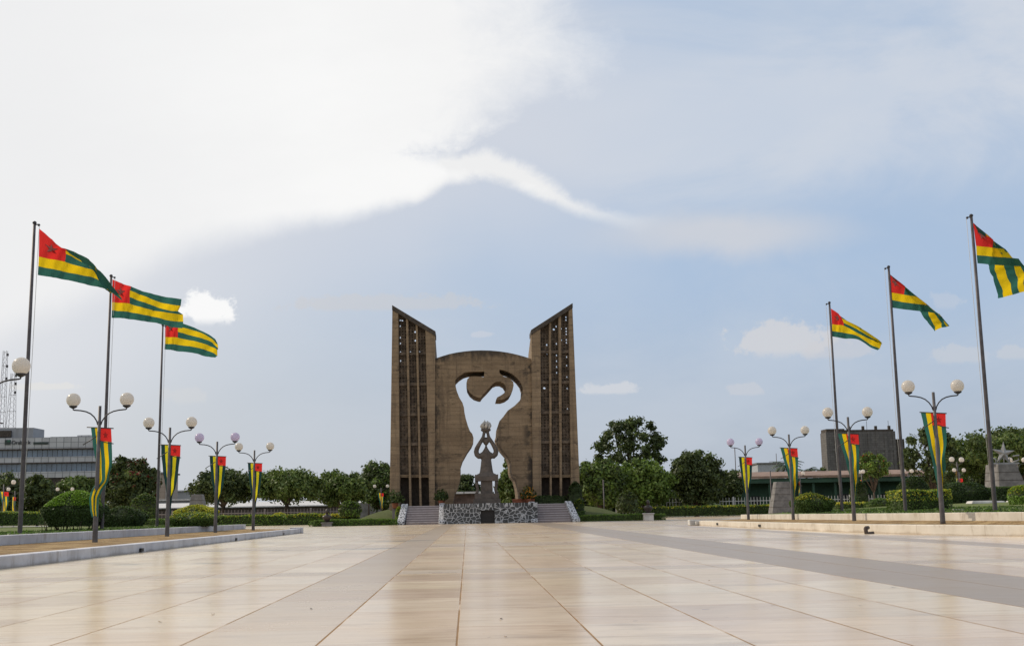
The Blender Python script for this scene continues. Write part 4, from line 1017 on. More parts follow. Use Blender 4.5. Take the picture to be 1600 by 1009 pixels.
def hedge(name, label, px0, px1, pytop, pybot, Y, depth, pal, top=None, shape='box', n=None, size=.075, seed=0, cat='shrub', stems=False, gz=None, group=None, rz=0.0, tier=None):
    """clipped shrub: inner core plus leaves all over its surface"""
    rng = np.random.default_rng(seed + 100)
    a = at(px0, pybot, Y); b_ = at(px1, pybot, Y); x = (a.x + b_.x) / 2; w = (b_.x - a.x) / 2
    z0 = (a.z + b_.z) / 2 if gz is None else gz; h = at((px0 + px1) / 2, pytop, Y).z - z0; dp = depth / 2
    r = thing(name, label, cat, (x, Y + dp, z0), rz, group=group)
    size *= .72
    if n is None: n = int(min(26000, max(1200, 2.1 * (2 * w * h + 2 * w * depth + h * depth) / (size ** 2))))
    u = rng.uniform(-1, 1, (n, 2)); z = rng.random(n)
    def surf(th, zf):
        """radius factors on a superellipse at angle th, height zf"""
        c_, s_ = np.cos(th), np.sin(th); p = {'box': .28, 'dome': .62, 'round': .9}[shape]
        return np.sign(c_) * np.abs(c_) ** p, np.sign(s_) * np.abs(s_) ** p
    th = rng.uniform(0, 2 * np.pi, n); zf = rng.random(n)
    on_top = rng.random(n) < (.5 if shape != 'box' else .42)
    ex, ey = surf(th, zf)
    if shape == 'box':                                   # even cover along the four sides, rounded corners
        per = 2 * (2 * w + 2 * dp); sp_ = rng.random(n) * per; q1 = sp_ < 2 * w; q2 = (sp_ >= 2 * w) & (sp_ < 2 * w + 2 * dp); q3 = (sp_ >= 2 * w + 2 * dp) & (sp_ < 4 * w + 2 * dp)
        ex = np.where(q1, sp_ / w - 1, np.where(q2, 1.0, np.where(q3, 1 - (sp_ - 2 * w - 2 * dp) / w, -1.0)))
        ey = np.where(q1, -1.0, np.where(q2, (sp_ - 2 * w) / dp - 1, np.where(q3, 1.0, 1 - (sp_ - 4 * w - 2 * dp) / dp)))
        cr = 1 - .07 * (np.minimum(np.abs(ex), np.abs(ey)) ** 8); ex = ex * cr; ey = ey * cr; th = np.arctan2(ey, ex)
    lump = 1 + (.008 if stems else .03) * np.sin(th * 5 + seed) + (.004 if stems else .02) * np.sin(th * 11 + zf * 6)
    z1 = .12 if stems else 0.0
    if shape == 'dome':
        sh = .55                                   # shoulder height
        kr = np.sqrt(rng.random(n)); prof = np.where(on_top, kr, np.interp(zf, [0, .3, .75, 1], [.74, .84, .97, 1.0]))
        zz = np.where(on_top, sh + (1 - sh) * (1 - kr ** 2.1), z1 + (sh - z1) * zf)
    elif shape == 'round':
        kr = np.sqrt(rng.random(n)); prof = np.where(on_top, kr, 1.0)
        zz = np.where(on_top, .45 + .55 * np.sqrt(np.clip(1 - kr ** 2, 0, 1)), .45 * zf); prof = np.where(on_top, prof, .85 + .15 * zf)
    else:
        kr = np.sqrt(rng.random(n)); prof = np.where(on_top, kr, 1.0); zz = np.where(on_top, 1.0 - .06 * kr ** 6, zf)
    X = ex * prof * lump * w; Yy = ey * prof * lump * dp
    ku = .25 if stems else .8
    und = 1 + ku * (.035 * np.sin(X * 2.1 + seed) + .03 * np.sin(X * 5.3 + 1.3 * seed))
    Z = zz * h * und
    P = np.stack([X, Yy, Z], 1); N = np.stack([ex * (1 - on_top) * .9, ey * (1 - on_top) * .9, on_top * 1.0 + .25], 1)
    P += N * rng.normal(0, .28 * size, (n, 1)) + rng.normal(0, .18 * size, (n, 3))
    T = tints(n, pal, rng) * 1.3
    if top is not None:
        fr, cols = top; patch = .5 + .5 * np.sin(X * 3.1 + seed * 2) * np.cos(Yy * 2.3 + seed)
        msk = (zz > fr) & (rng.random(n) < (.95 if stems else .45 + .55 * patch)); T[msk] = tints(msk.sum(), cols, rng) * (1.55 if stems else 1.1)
    leaf_mesh('foliage', P, N, size, T, rng, M['leaf_hedge'], r, asp=1.6, tilt=.5)
    # core
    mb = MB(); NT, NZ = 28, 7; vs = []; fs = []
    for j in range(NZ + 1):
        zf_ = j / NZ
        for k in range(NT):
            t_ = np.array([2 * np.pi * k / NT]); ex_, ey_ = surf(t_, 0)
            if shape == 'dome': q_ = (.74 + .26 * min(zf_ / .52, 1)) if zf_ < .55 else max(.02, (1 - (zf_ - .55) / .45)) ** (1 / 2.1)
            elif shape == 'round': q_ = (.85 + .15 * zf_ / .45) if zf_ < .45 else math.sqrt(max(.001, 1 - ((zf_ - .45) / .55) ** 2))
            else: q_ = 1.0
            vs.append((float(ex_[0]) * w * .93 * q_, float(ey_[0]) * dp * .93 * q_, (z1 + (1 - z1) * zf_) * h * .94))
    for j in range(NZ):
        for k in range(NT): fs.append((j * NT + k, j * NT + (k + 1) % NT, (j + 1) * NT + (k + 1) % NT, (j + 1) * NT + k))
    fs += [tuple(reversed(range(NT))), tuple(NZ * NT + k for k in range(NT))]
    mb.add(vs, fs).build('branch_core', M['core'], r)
    if stems:
        mb = MB(); rd = random.Random(seed)
        for k in range(34):
            sx = rd.uniform(-.82, .82) * w; sy = rd.uniform(-.8, .6) * dp
            mb.tube([(sx, sy, -.02), (sx * 1.04 + rd.uniform(-.05, .05), sy * 1.03, h * .12), (sx * 1.1 + rd.uniform(-.08, .08), sy * 1.05, h * .24)], [.016, .012, .007], 5)
        mb.build('stems', M['bark'], r)
    return r
HG = [(.046, .082, .016), (.060, .102, .02), (.078, .12, .024)]
HD = [(.026, .046, .013), (.034, .058, .016), (.045, .072, .018)]
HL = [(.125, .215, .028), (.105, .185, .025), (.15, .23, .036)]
YL = [(.46, .43, .035), (.36, .38, .035), (.55, .47, .05)]
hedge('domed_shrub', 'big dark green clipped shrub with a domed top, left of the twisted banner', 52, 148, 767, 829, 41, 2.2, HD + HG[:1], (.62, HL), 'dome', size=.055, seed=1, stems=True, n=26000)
hedge('clipped_shrub', 'dark clipped shrub with rounded end just right of the twisted banner', 148, 219, 792, 823, 55, 2.0, HD, (.93, HG), 'dome', size=.07, seed=2)
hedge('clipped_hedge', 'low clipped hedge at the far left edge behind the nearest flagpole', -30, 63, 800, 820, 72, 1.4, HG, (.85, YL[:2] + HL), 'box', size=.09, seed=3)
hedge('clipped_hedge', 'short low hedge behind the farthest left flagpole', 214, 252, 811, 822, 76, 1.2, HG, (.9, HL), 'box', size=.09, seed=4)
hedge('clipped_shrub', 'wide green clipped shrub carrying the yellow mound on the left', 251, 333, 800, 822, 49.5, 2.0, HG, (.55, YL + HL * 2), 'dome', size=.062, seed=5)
hedge('golden_shrub', 'yellow leafed mound rising behind the wide green shrub on the left', 264, 332, 789, 812, 51.8, 1.8, HL + YL[:1], (.45, YL), 'dome', size=.062, seed=6)
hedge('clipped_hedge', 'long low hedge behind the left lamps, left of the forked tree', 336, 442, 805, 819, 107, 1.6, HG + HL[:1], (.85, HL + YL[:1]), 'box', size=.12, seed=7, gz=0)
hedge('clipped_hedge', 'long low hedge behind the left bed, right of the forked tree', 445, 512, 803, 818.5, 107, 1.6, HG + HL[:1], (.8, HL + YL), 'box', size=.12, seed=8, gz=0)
hedge('golden_shrub', 'small yellow shrub tip showing above the long low hedge', 424, 446, 801, 812, 110, 1.4, HL, (.4, YL), 'round', size=.1, seed=9)
hedge('clipped_hedge', 'narrow yellow topped hedge behind the left bust', 516, 560, 803, 812, 112, 1.2, HG, (.7, YL), 'box', size=.12, seed=10, gz=0)
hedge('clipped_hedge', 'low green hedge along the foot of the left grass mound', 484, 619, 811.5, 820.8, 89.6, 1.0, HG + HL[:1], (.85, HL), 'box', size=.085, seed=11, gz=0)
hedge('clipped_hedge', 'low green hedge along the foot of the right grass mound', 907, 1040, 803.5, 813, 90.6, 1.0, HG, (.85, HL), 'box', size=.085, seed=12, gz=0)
hedge('yellow_shrub', 'small yellow green bush beside the left stair wall', 617, 629, 791, 814, 91.6, .9, HL, (.3, YL[:2] + HL), 'round', size=.08, seed=13, gz=0)
hedge('leafy_shrub', 'green bush with yellow blooms beside the right stair wall', 897, 915, 780, 812, 92.4, 1.0, HG, (.5, YL[:1] + HG * 2), 'round', size=.09, seed=14, gz=0)
hedge('clipped_hedge', 'long curving yellow topped hedge before the right picket fence', 1000, 1246, 790, 805.5, 122, 1.8, HG + HD, (.86, YL + HL), 'box', size=.14, seed=15, gz=.1)
hedge('domed_shrub', 'round clipped shrub with a yellow patch on top, between the two right lamps', 1246, 1311, 770, 800.5, 49.5, 1.8, HG, (.66, YL + HG), 'dome', size=.058, seed=16)
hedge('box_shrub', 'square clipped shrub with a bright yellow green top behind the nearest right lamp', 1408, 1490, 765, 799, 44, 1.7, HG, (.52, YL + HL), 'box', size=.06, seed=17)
hedge('clipped_hedge', 'long dark clipped hedge behind the right lawn, before the star pedestal', 1478, 1560, 752, 787, 60, 2.4, HD, (.95, HG), 'dome', size=.085, seed=18, gz=.84)
hedge('clipped_hedge', 'dark hedge continuing to the right edge below the star pedestal', 1556, 1640, 760, 784, 62, 1.8, HD, (.95, HG), 'box', size=.085, seed=19, gz=.84)
hedge('domed_shrub', 'dark dome shaped shrub behind the box shrub on the right', 1413, 1463, 746, 775, 66, 2.0, HD, None, 'round', size=.09, seed=20, gz=.7)
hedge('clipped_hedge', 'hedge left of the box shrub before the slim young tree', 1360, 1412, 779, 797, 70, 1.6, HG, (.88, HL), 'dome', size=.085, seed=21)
hedge('clipped_hedge', 'low yellow topped hedge behind the farthest right lamp post base', 1308, 1364, 785, 797, 76, 1.4, HG, (.8, YL), 'box', size=.09, seed=22)
hedge('golden_shrub', 'yellow green shrub cut off by the right edge of the view', 1594, 1640, 756, 788, 46, 1.6, HL, (.5, YL + HL), 'round', size=.065, seed=23)
hedge('flowering_shrub', 'dark loose shrub with purple stems behind the offset banner', 1336, 1362, 750, 795, 84, 1.6, HD, None, 'round', size=.11, seed=24)
hedge('leafy_shrub', 'tall leafy shrub left of the yellow mound, under the flowering tree', 196, 238, 772, 812, 92, 2.4, HG + MID, None, 'round', size=.17, seed=25)
hedge('leafy_shrub', 'spiky grey green shrub at the right end of the right grass mound', 966, 1000, 768, 800, 112, 2.4, DARK + MID, None, 'round', size=.22, seed=26)
hedge('leafy_shrub', 'light green shrub at the left end of the left grass mound', 528, 562, 783, 806, 110, 2.2, MID + HL[:1], None, 'round', size=.2, seed=27)
hedge('low_hedge', 'dark low planting on the podium before the right tower', 832, 886, 775, 788, 94, .7, HD, None, 'box', size=.11, seed=28, gz=PZ)
hedge('dark_shrub', 'dark upright shrub before the outer pier of the right tower', 889, 912, 752, 790, 93.3, 1.0, HD, None, 'round', size=.12, seed=29, gz=.6)
# grass mounds beside the podium
def mound(pxs, Y0, Y1, name='mound'):
    xs = [(at(px, 800, 92).x, z) for px, z in pxs]; mb = MB(); ny = 8; vs = []; fs = []
    for j in range(ny + 1):
        v = j / ny; k = math.sin(math.pi * min(v * 1.1, 1) * .5) if v < .8 else math.sin(math.pi * .5) * (1 - (v - .8) * .8)
        for x, z in xs: vs.append((x, Y0 + (Y1 - Y0) * v, .004 + z * k))
    n = len(xs)
    for j in range(ny):
        for i in range(n - 1): fs.append((j * n + i, j * n + i + 1, (j + 1) * n + i + 1, (j + 1) * n + i))
    o_ = mb.add(vs, fs, 0, True).build(name, M['mound']); return struct(o_)
mound([(515, .02), (530, .25), (545, .55), (560, .85), (575, 1.08), (590, 1.25), (605, 1.33), (622, 1.36)], 90.4, 108)
mound([(905, 1.30), (920, 1.30), (940, 1.26), (960, 1.12), (975, .92), (990, .65), (1005, .38), (1020, .15), (1040, .01)], 91.4, 108)
# lawn blades along the front edge of both lawns
rng = np.random.default_rng(77)
n = 9000; bx = np.concatenate([rng.uniform(-15.5, -11.3, n // 2), rng.uniform(14.5, 19.5, n // 2)]); by = np.concatenate([rng.uniform(30, 58, n // 2), rng.uniform(28, 55, n // 2)])
bz = np.where(bx < 0, .43, .53 + np.clip((bx - 14.3) / 11.7, 0, 1) * .33)
o = leaf_mesh('grass_blades', np.stack([bx, by, bz + .02], 1), np.tile([[0, -.6, .5]], (n, 1)), .05, tints(n, HG + HL[:1], rng), rng, M['leaf_hedge'])
tag(o, 'short grass growing on both lawns behind the low walls', 'grass', kind='stuff')

# potted plants on the podium
def potted(px, Y, z, h, label, seed, fl=None, pot=True):
    p = at(px, 790, Y); r = thing('potted_plant', label, 'potted plant', (p.x, Y, z), group='plants standing on the podium')
    if pot: MB().lathe([(.16, 0), (.2, .05), (.26, .36), (.28, .40), (.24, .40), (.22, .36)], n=14).build('pot', M['terracotta'], r)
    rng = np.random.default_rng(seed); n = 420; d = rng.normal(0, 1, (n, 3)); d[:, 2] = np.abs(d[:, 2]) * .9 + .1; d /= np.linalg.norm(d, axis=1, keepdims=True)
    P = d * rng.uniform(.2, 1, (n, 1)) * np.array([h * .55, h * .5, h * .75]) + np.array([0, 0, .42])
    T = tints(n, HD + MID, rng)
    if fl: k = rng.random(n) < .28; T[k] = fl
    leaf_mesh('leaves', P, d, .13, T, rng, M['leaf'], r)
    MB().tube([(0, 0, .3), (.03, 0, .7), (0, .02, h * .8)], [.03, .025, .012], 6).tube([(0, 0, .4), (.15, 0, .8), (.25, .05, h * .7)], [.02, .015, .01], 5).build('stem', M['bark'], r)
potted(617.5, 92.9, 1.25, 1.35, 'potted plant before the left tower beside the stair wall', 1)
potted(690, 93.4, PZ, 1.15, 'small potted plant between the left stair and the statue', 2)
potted(825.5, 93.2, PZ, 1.35, 'potted plant with orange flowers right of the statue', 3, (.5, .22, .03))
o = MB().hexa([(-.8, -.3, 0), (.8, -.3, 0), (.8, .3, 0), (-.8, .3, 0)], [(-.9, -.36, .42), (.9, -.36, .42), (.9, .36, .42), (-.9, .36, .42)]).build('planter', M['terracotta']); o.location = (at(818, 790, 93.9).x, 93.9, PZ); bevel(o, .03)
tag(o, 'reddish planter trough at the foot of the cut-out, right of the statue', 'planter')

# ------------------------------------------------------------------ busts, pylons, star
def bust(px, Y, sc, label, m_, zb):
    p = at(px, 805, Y); r = thing('bust', label, 'bust', (p.x, Y, 0), group='busts beside the monument')
    mb = MB().box(-.36, .36, -.3, .3, 0, zb - .08).box(-.42, .42, -.36, .36, zb - .078, zb); bevel(mb.build('pedestal', m_, r), .02)
    mb = MB().lathe([(.10, 0), (.13, .05), (.22, .16), (.33, .30), (.36, .40), (.30, .48), (.16, .54), (.11, .60), (.10, .68)], (0, 0, zb), 16, sy=.62)
    mb.ball((0, -.02, zb + .80), .135, .16, .19, 14, 10).ball((0, -.17, zb + .78), .025, .04, .045, 6, 5)
    for s in (-1, 1): mb.ball((s * .135, 0, zb + .79), .02, .04, .05, 6, 5)
    o_ = mb.build('head_and_shoulders', M['bust'], r); rm_ = o_.modifiers.new('merge', 'REMESH'); rm_.mode = 'VOXEL'; rm_.voxel_size = .025; rm_.use_smooth_shade = True
bust(511, 89.0, 1, 'dark bust on a grey block in front of the left hedge', M['pylon'], .30)
bust(1013, 89.8, 1, 'dark bust on a white block in front of the right hedge', M['dirtwhite'], .55)
def pylon(xb0, xb1, xt0, xt1, ytop, Y, zb, label, dpt=1.4, star=False, mats=None):
    a, b_, c_, d = at(xb0, 790, Y), at(xb1, 790, Y), at(xt0, 790, Y), at(xt1, 790, Y); zt = at((xt0 + xt1) / 2, ytop, Y).z
    x = (a.x + b_.x) / 2; r = thing('pylon', label, 'pylon', (x, Y, zb), group='tapered stone pylons')
    h = zt - zb; m_ = .12 * dpt
    mb = MB().hexa([(a.x - x, 0, 0), (b_.x - x, 0, 0), (b_.x - x, dpt, 0), (a.x - x, dpt, 0)], [(c_.x - x, m_, h), (d.x - x, m_, h), (d.x - x, dpt - m_, h), (c_.x - x, dpt - m_, h)])
    bevel(mb.build('shaft', M['pylon'], r), .02)
    mb = MB()
    for k in range(1, 5):
        z = h * k / 5; f_ = k / 5
        mb.box(lerp(a.x, c_.x, f_) - x - .012, lerp(b_.x, d.x, f_) - x + .012, m_ * f_ - .012, dpt - m_ * f_ + .012, z - .012, z + .012)
    mb.build('joints', M['coping'], r)
    return r, h
pylon(289, 323, 298, 313, 772, 94, .3, 'grey tapered pylon behind the yellow shrub mound on the left')
pylon(1206, 1252, 1216, 1236, 752, 100, .3, 'grey tapered pylon behind the second lamp on the right, before the palms')
r, h = pylon(1563, 1618, 1568, 1596, 724, 74, .7, 'grey tapered pylon at the right edge with a lit left face, below the metal star', 2.4)
p0 = at(1569, 724, 74.9)
def metal_star():
    r_ = thing('star_sculpture', 'grey metal star sculpture on top of the right edge pylon', 'sculpture', (p0.x, 74.9, .7 + h))
    pts = star_pts(5, .78, .36, .08); mb = MB(); n = len(pts); cz = .68
    vs = [(a, 0, cz + b_) for a, b_ in pts]; mb.add(vs + [(0, -.16, cz), (0, .16, cz)], [(i, (i + 1) % n, n) for i in range(n)] + [((i + 1) % n, i, n + 1) for i in range(n)])
    mb.build('star', M['starmetal'], r_)
    mb = MB().box(-.9, .9, -.2, .2, 0, .10)
    for x in (-.3, .0, .35): mb.tube([(x, 0, .1), (x * 1.1, 0, .45)], .035, 6)
    mb.tube([(-.75, 0, .1), (-.9, -.05, .45), (-.6, -.1, .35), (-.5, 0, .1)], .05, 6).tube([(.5, 0, .1), (.95, -.05, .25), (1.0, 0, .55), (.55, -.1, .5)], .05, 6)
    mb.build('mount', M['starmetal'], r_)
metal_star()
o = MB()
for (x, y, w, d_, hh) in ((0, 0, 1.3, .7, .14), (.9, .3, 1.0, .6, .12), (2.1, .5, 1.6, .6, .13)):
    o.hexa([(x, y, 0), (x + w, y + .1, 0), (x + w, y + d_, 0), (x, y + d_, 0)], [(x + .1, y + .05, hh), (x + w - .1, y + .15, hh * .9), (x + w - .05, y + d_ - .05, hh), (x + .05, y + d_ - .06, hh * .9)])
o = o.build('stone_edging', M['dirtwhite']); pp = at(1511, 786, 56); o.location = (pp.x, 55.5, .80); bevel(o, .03)
tag(o, 'low pale stone slabs lying on the lawn before the dark hedge on the right', 'stone slabs')
o = MB().box(0, 8.5, 0, .15, 0, .07).build('lawn_edging', M['dirtwhite']); o.location = (at(1490, 797, 40).x, 40, .56); tag(o, 'white edging strip across the lawn beside the tallest flagpole', 'edging')

# ------------------------------------------------------------------ fences
def picket(label, x0, x1, Y0, Y1, z, h, step, m_, w=.035):
    r = thing('picket_fence', label, 'fence', ((x0 + x1) / 2, (Y0 + Y1) / 2, z)); ox, oy = (x0 + x1) / 2, (Y0 + Y1) / 2
    L_ = math.hypot(x1 - x0, Y1 - Y0); n = int(L_ / step); mb = MB()
    for k in range(n + 1):
        x = lerp(x0, x1, k / n) - ox; y = lerp(Y0, Y1, k / n) - oy
        mb.hexa([(x - w, y - .02, 0), (x + w, y - .02, 0), (x + w, y + .02, 0), (x - w, y + .02, 0)], [(x - w * .6, y - .015, h), (x + w * .6, y - .015, h), (x + w * .6, y + .015, h), (x - w * .6, y + .015, h)])
    mb.build('pickets', m_, r)
    mb = MB()
    for zz in (.25, h * .78): mb.tube([(x0 - ox, Y0 - oy + .04, zz), (x1 - ox, Y1 - oy + .04, zz)], .035, 5)
    mb.build('rails', m_, r)
    np_ = max(2, int(L_ / 4))
    for k in range(np_ + 1):
        x = lerp(x0, x1, k / np_) - ox; y = lerp(Y0, Y1, k / np_) - oy
        MB().box(x - .08, x + .08, y + .05, y + .2, -.1, h * 1.04).build('fence_post', m_, r)
M['fence_l'] = mat('dull_grey_fence', (.22, .19, .18), .7, var=.2); M['fence_r'] = mat('pale_fence', (.42, .43, .42), .7, var=.15)
picket('grey railing fence behind the left hedges', at(205, 800, 120).x, at(560, 800, 120).x, 118, 118, .0, 1.5, .32, M['fence_l'], .03)
picket('pale picket fence behind the long curving hedge on the right', at(960, 800, 130).x, at(1440, 800, 130).x, 128, 128, .1, 1.85, .34, M['fence_r'], .035)
o = MB().box(at(560, 800, 150).x, at(930, 800, 150).x, 0, .3, 0, 2.3).build('boundary_wall', M['pylon']); o.location = (0, 150, 0); bevel(o, .03); tag(o, 'low grey wall seen behind the statue through the cut-out', 'wall')

# ------------------------------------------------------------------ buildings
M['panel'] = None
def m_panel(name, c0, c1, sx, sz, line=(.08, .085, .09)):
    m_, q, b, P = setup(name, .5); x, y, z = q.sep(P)
    fx = q.m('FRACT', q.m('DIVIDE', x, sx)); fz = q.m('FRACT', q.m('DIVIDE', z, sz))
    wn = q.new('ShaderNodeTexWhiteNoise', noise_dimensions='2D'); q.put(wn.inputs['Vector'], q.vec(q.m('FLOOR', q.m('DIVIDE', x, sx)), q.m('FLOOR', q.m('DIVIDE', z, sz)), 0))
    base = q.mix(wn.outputs['Value'], c0, c1); k = q.m('MAXIMUM', q.m('LESS_THAN', fx, .10), q.m('LESS_THAN', fz, .10))
    base = q.mix(q.ss(q.noise(P, .25, 5, .6), .4, .7, 0, .3), base, tuple(v * .6 for v in c0))
    q.put(b.inputs['Base Color'], q.mix(q.m('MULTIPLY', k, .7), base, line)); return m_
M['panel'] = m_panel('grey_cladding_panels', (.42, .415, .42), (.50, .495, .50), 1.5, 1.05)
M['panel_top'] = m_panel('plain_grey_render', (.27, .275, .29), (.29, .295, .31), 6.0, 4.0, (.22, .22, .23))
M['glass'] = mat('blue_curtain_glass', (.10, .145, .20), .10, .0, var=.3, vscale=.35, spec=.9)
M['signboard'] = mat('dark_sign', (.02, .035, .03), .5); M['signink'] = mat('sign_lettering_ink', (.02, .02, .022), .5)
YB = 250
def bx(px): return at(px, 800, YB).x
def bz(px, py): return at(px, py, YB).z
ob = thing('office_building', 'grey office block with blue glass bands and a bank sign on the left', 'building', (bx(60), YB, 0))
ox = bx(60); xl, xr = bx(-90) - ox, bx(149) - ox
zz = {k: bz(70, v) for k, v in dict(top=683, sill=698.5, g1=700.5, g1b=713.5, p2=722, g2=723.5, g2b=736.5, p3=746, bot=748.5).items()}
MB().box(xl, xr, 0, 9, zz['g1'], zz['top']).build('wall', M['panel'], ob)
MB().box(xl, xr, 0, 9, zz['p2'], zz['g1b']).build('wall', M['panel'], ob)
MB().box(xl, xr, 0, 9, zz['p3'], zz['g2b']).build('wall', M['panel'], ob)
MB().box(xl + .3, xr - .3, .4, 8.6, -.1, zz['p3'] - .002).build('wall', M['coping'], ob)
for a, b_ in (('g1b', 'g1'), ('g2b', 'g2' if False else 'p2')):
    w_ = MB().box(xl + .2, xr - .2, .35, 8.5, zz[a] + .002, zz[b_] - .002).build('window_band', M['glass'], ob)
    mb = MB(); n = 30
    for k in range(n + 1):
        x = lerp(xl + .2, xr - .2, k / n); mb.box(x - .03, x + .03, .31, .36, zz[a] + .002, zz[b_] - .002)
    mb.build('mullions', M['coping'], w_)
    MB().box(xl - .1, xr + .1, -.25, .3, zz[b_] - .28, zz[b_] - .003).build('sunshade', M['coping'], ob)
MB().box(xl, bx(42) - ox, 1.5, 8, zz['top'] + .002, bz(20, 667.5)).build('roof_block', M['panel_top'], ob)
MB().box(xl, bx(8) - ox, 1.0, 1.45, bz(4, 682), bz(4, 672)).build('roof_recess', M['coping'], ob)
MB().box(bx(68) - ox, bx(111) - ox, 2, 8, zz['top'] + .002, bz(90, 681)).build('roof_block', M['panel'], ob)
MB().box(bx(111) - ox, xr, 2, 8, zz['top'] + .004, bz(130, 678.5)).build('roof_block', M['panel'], ob)
MB().box(bx(47.5) - ox, bx(71) - ox, -.15, .0 - .004, bz(60, 694), bz(60, 690.3)).build('louvre', M['signboard'], ob)
sg = MB().box(bx(2.5) - ox, bx(11.5) - ox, -.2, -.004, bz(7, 694.5), bz(7, 687)).build('sign', M['signboard'], ob)
MB().box(bx(6.5) - ox, bx(11) - ox, -.24, -.205, bz(7, 690.5), bz(7, 687.4)).build('sign_emblem', mat('sign_green', (.02, .10, .06), .5), sg)
cu = bpy.data.curves.new('lettering', 'FONT'); cu.body = 'Orabank'; cu.size = 1.0; cu.extrude = .04
tmp = bpy.data.objects.new('tmp', cu); COL.objects.link(tmp); bpy.context.view_layer.update()
me = bpy.data.meshes.new_from_object(tmp.evaluated_get(bpy.context.evaluated_depsgraph_get())); bpy.data.objects.remove(tmp)
me.name = 'sign_lettering'; me.materials.clear(); me.materials.append(M['signink'])
xs = [v.co.x for v in me.vertices]; ys = [v.co.y for v in me.vertices]; kx = (bx(43) - bx(13)) / (max(xs) - min(xs)); ky = (bz(28, 688) - bz(28, 694)) / (max(ys) - min(ys))
for v in me.vertices: v.co = ((v.co.x - min(xs)) * kx, -v.co.z - .06, (v.co.y - min(ys)) * ky)
lo_ = link(bpy.data.objects.new('sign_lettering', me), ob); lo_.location = (bx(13) - ox, -.05, bz(28, 694))
def mast(px, pytop, pybot, Y, label, w0, w1):
    p = at(px, pybot, Y); h = at(px, pytop, Y).z - p.z; r = thing('radio_mast', label, 'mast', (p.x, Y, p.z), group='lattice masts on the office roof')
    mb = MB(); cs = [(-1, -1), (1, -1), (1, 1), (-1, 1)]; n = int(h / 1.1)
    for a, b_ in cs: mb.tube([(a * w0, b_ * w0, 0), (a * w1, b_ * w1, h)], .040, 5)
    for k in range(n):
        f0, f1 = k / n, (k + 1) / n; wa, wb = lerp(w0, w1, f0), lerp(w0, w1, f1)
        for i in range(4):
            a, b_ = cs[i], cs[(i + 1) % 4]
            mb.tube([(a[0] * wa, a[1] * wa, h * f0), (b_[0] * wb, b_[1] * wb, h * f1)], .018, 4)
            if k % 3 == 0: mb.tube([(a[0] * wa, a[1] * wa, h * f0), (b_[0] * wa, b_[1] * wa, h * f0)], .022, 4)
    mb.build('lattice', M['pole'], r)
    mb = MB()
    for k in (.62, .78, .93): mb.box(w1 + .02, w1 + .35, -.2, .1, h * k, h * k + .55)
    mb.build('antenna', M['pole'], r)
mast(17, 583, 668, 256, 'right hand lattice mast on the office roof, behind the nearest globe', .75, .40)
mast(2.5, 548, 668, 257, 'taller lattice mast on the office roof at the left edge', .6, .36)

def m_block(name, c0, c1, bw, bh, mortar):
    m_, q, b, P = setup(name, .9)
    x, y, z = q.sep(P); br = q.new('ShaderNodeTexBrick'); q.put(br.inputs['Vector'], q.vec(q.m('ADD', x, y), z, 0))
    br.inputs['Color1'].default_value = (*c0, 1); br.inputs['Color2'].default_value = (*c1, 1); br.inputs['Mortar'].default_value = (*mortar, 1)
    br.inputs['Scale'].default_value = 1; br.inputs['Brick Width'].default_value = bw; br.inputs['Row Height'].default_value = bh; br.inputs['Mortar Size'].default_value = .03
    st_ = q.noise(q.vec(q.m('MULTIPLY', x, .8), y, q.m('MULTIPLY', z, .12)), .9, 6, .65)
    base = q.mix(q.ss(st_, .42, .7, 0, .6), br.outputs[0], tuple(v * .45 for v in c0)); q.put(b.inputs['Base Color'], base)
    bump(q, b, br.outputs[1], -.3, .02); return m_
M['block'] = m_block('bare_concrete_block', (.115, .105, .098), (.15, .138, .128), .8, .4, (.085, .08, .075))
def building(label, name, x0, x1, ytop, Y, depth, m_, zb=0):
    xa, xb = at(x0, 790, Y).x, at(x1, 790, Y).x; xc = (xa + xb) / 2; z = at((x0 + x1) / 2, ytop, Y).z
    r = thing(name, label, 'building', (xc, Y, zb)); MB().box(xa - xc, xb - xc, 0, depth, -.2, z).build('wall', m_, r); return r, xa - xc, xb - xc, z, xc
r, xa, xb, z, xc = building('bare grey concrete block building behind the green one on the right', 'block_building', 1299, 1404, 674, 205, 4, M['block'])
mb = MB()
for k in range(9):
    x = lerp(xa, xb, k / 8); mb.box(x - .25, x + .25, -.12, .0 - .004, 0, z)
for v in (702, 735): zz_ = at(1350, v, 205).z; mb.box(xa - .02, xb + .02, -.09, -.005, zz_ - .22, zz_ + .22)
mb.build('frame', M['block'], r)
mb = MB(); z2 = at(1310, 669.5, 205).z; xm = at(1322, 700, 205).x - xc
mb.box(xa, xm, .3, 3.5, z + .002, z2); mb.box(xm + .01, xb, .0, .35, z + .002, z + .35)
for px in (1330, 1352, 1372, 1393): x = at(px, 700, 205).x - xc; mb.box(x - .2, x + .2, .36, .8, z + .003, z + 1.0)
mb.build('parapet', M['coping'], r)
for px in (1330, 1358, 1392):
    x = at(px, 700, 205).x - xc; MB().tube([(x, .5, z), (x, .5, z + 1.9)], .04, 5).build('rebar', M['coping'], r)
MB().box(xb + .01, at(1417, 700, 205).x - xc, 1, 4, -.2, at(1410, 685, 205).z).build('annex', M['coping'], r)
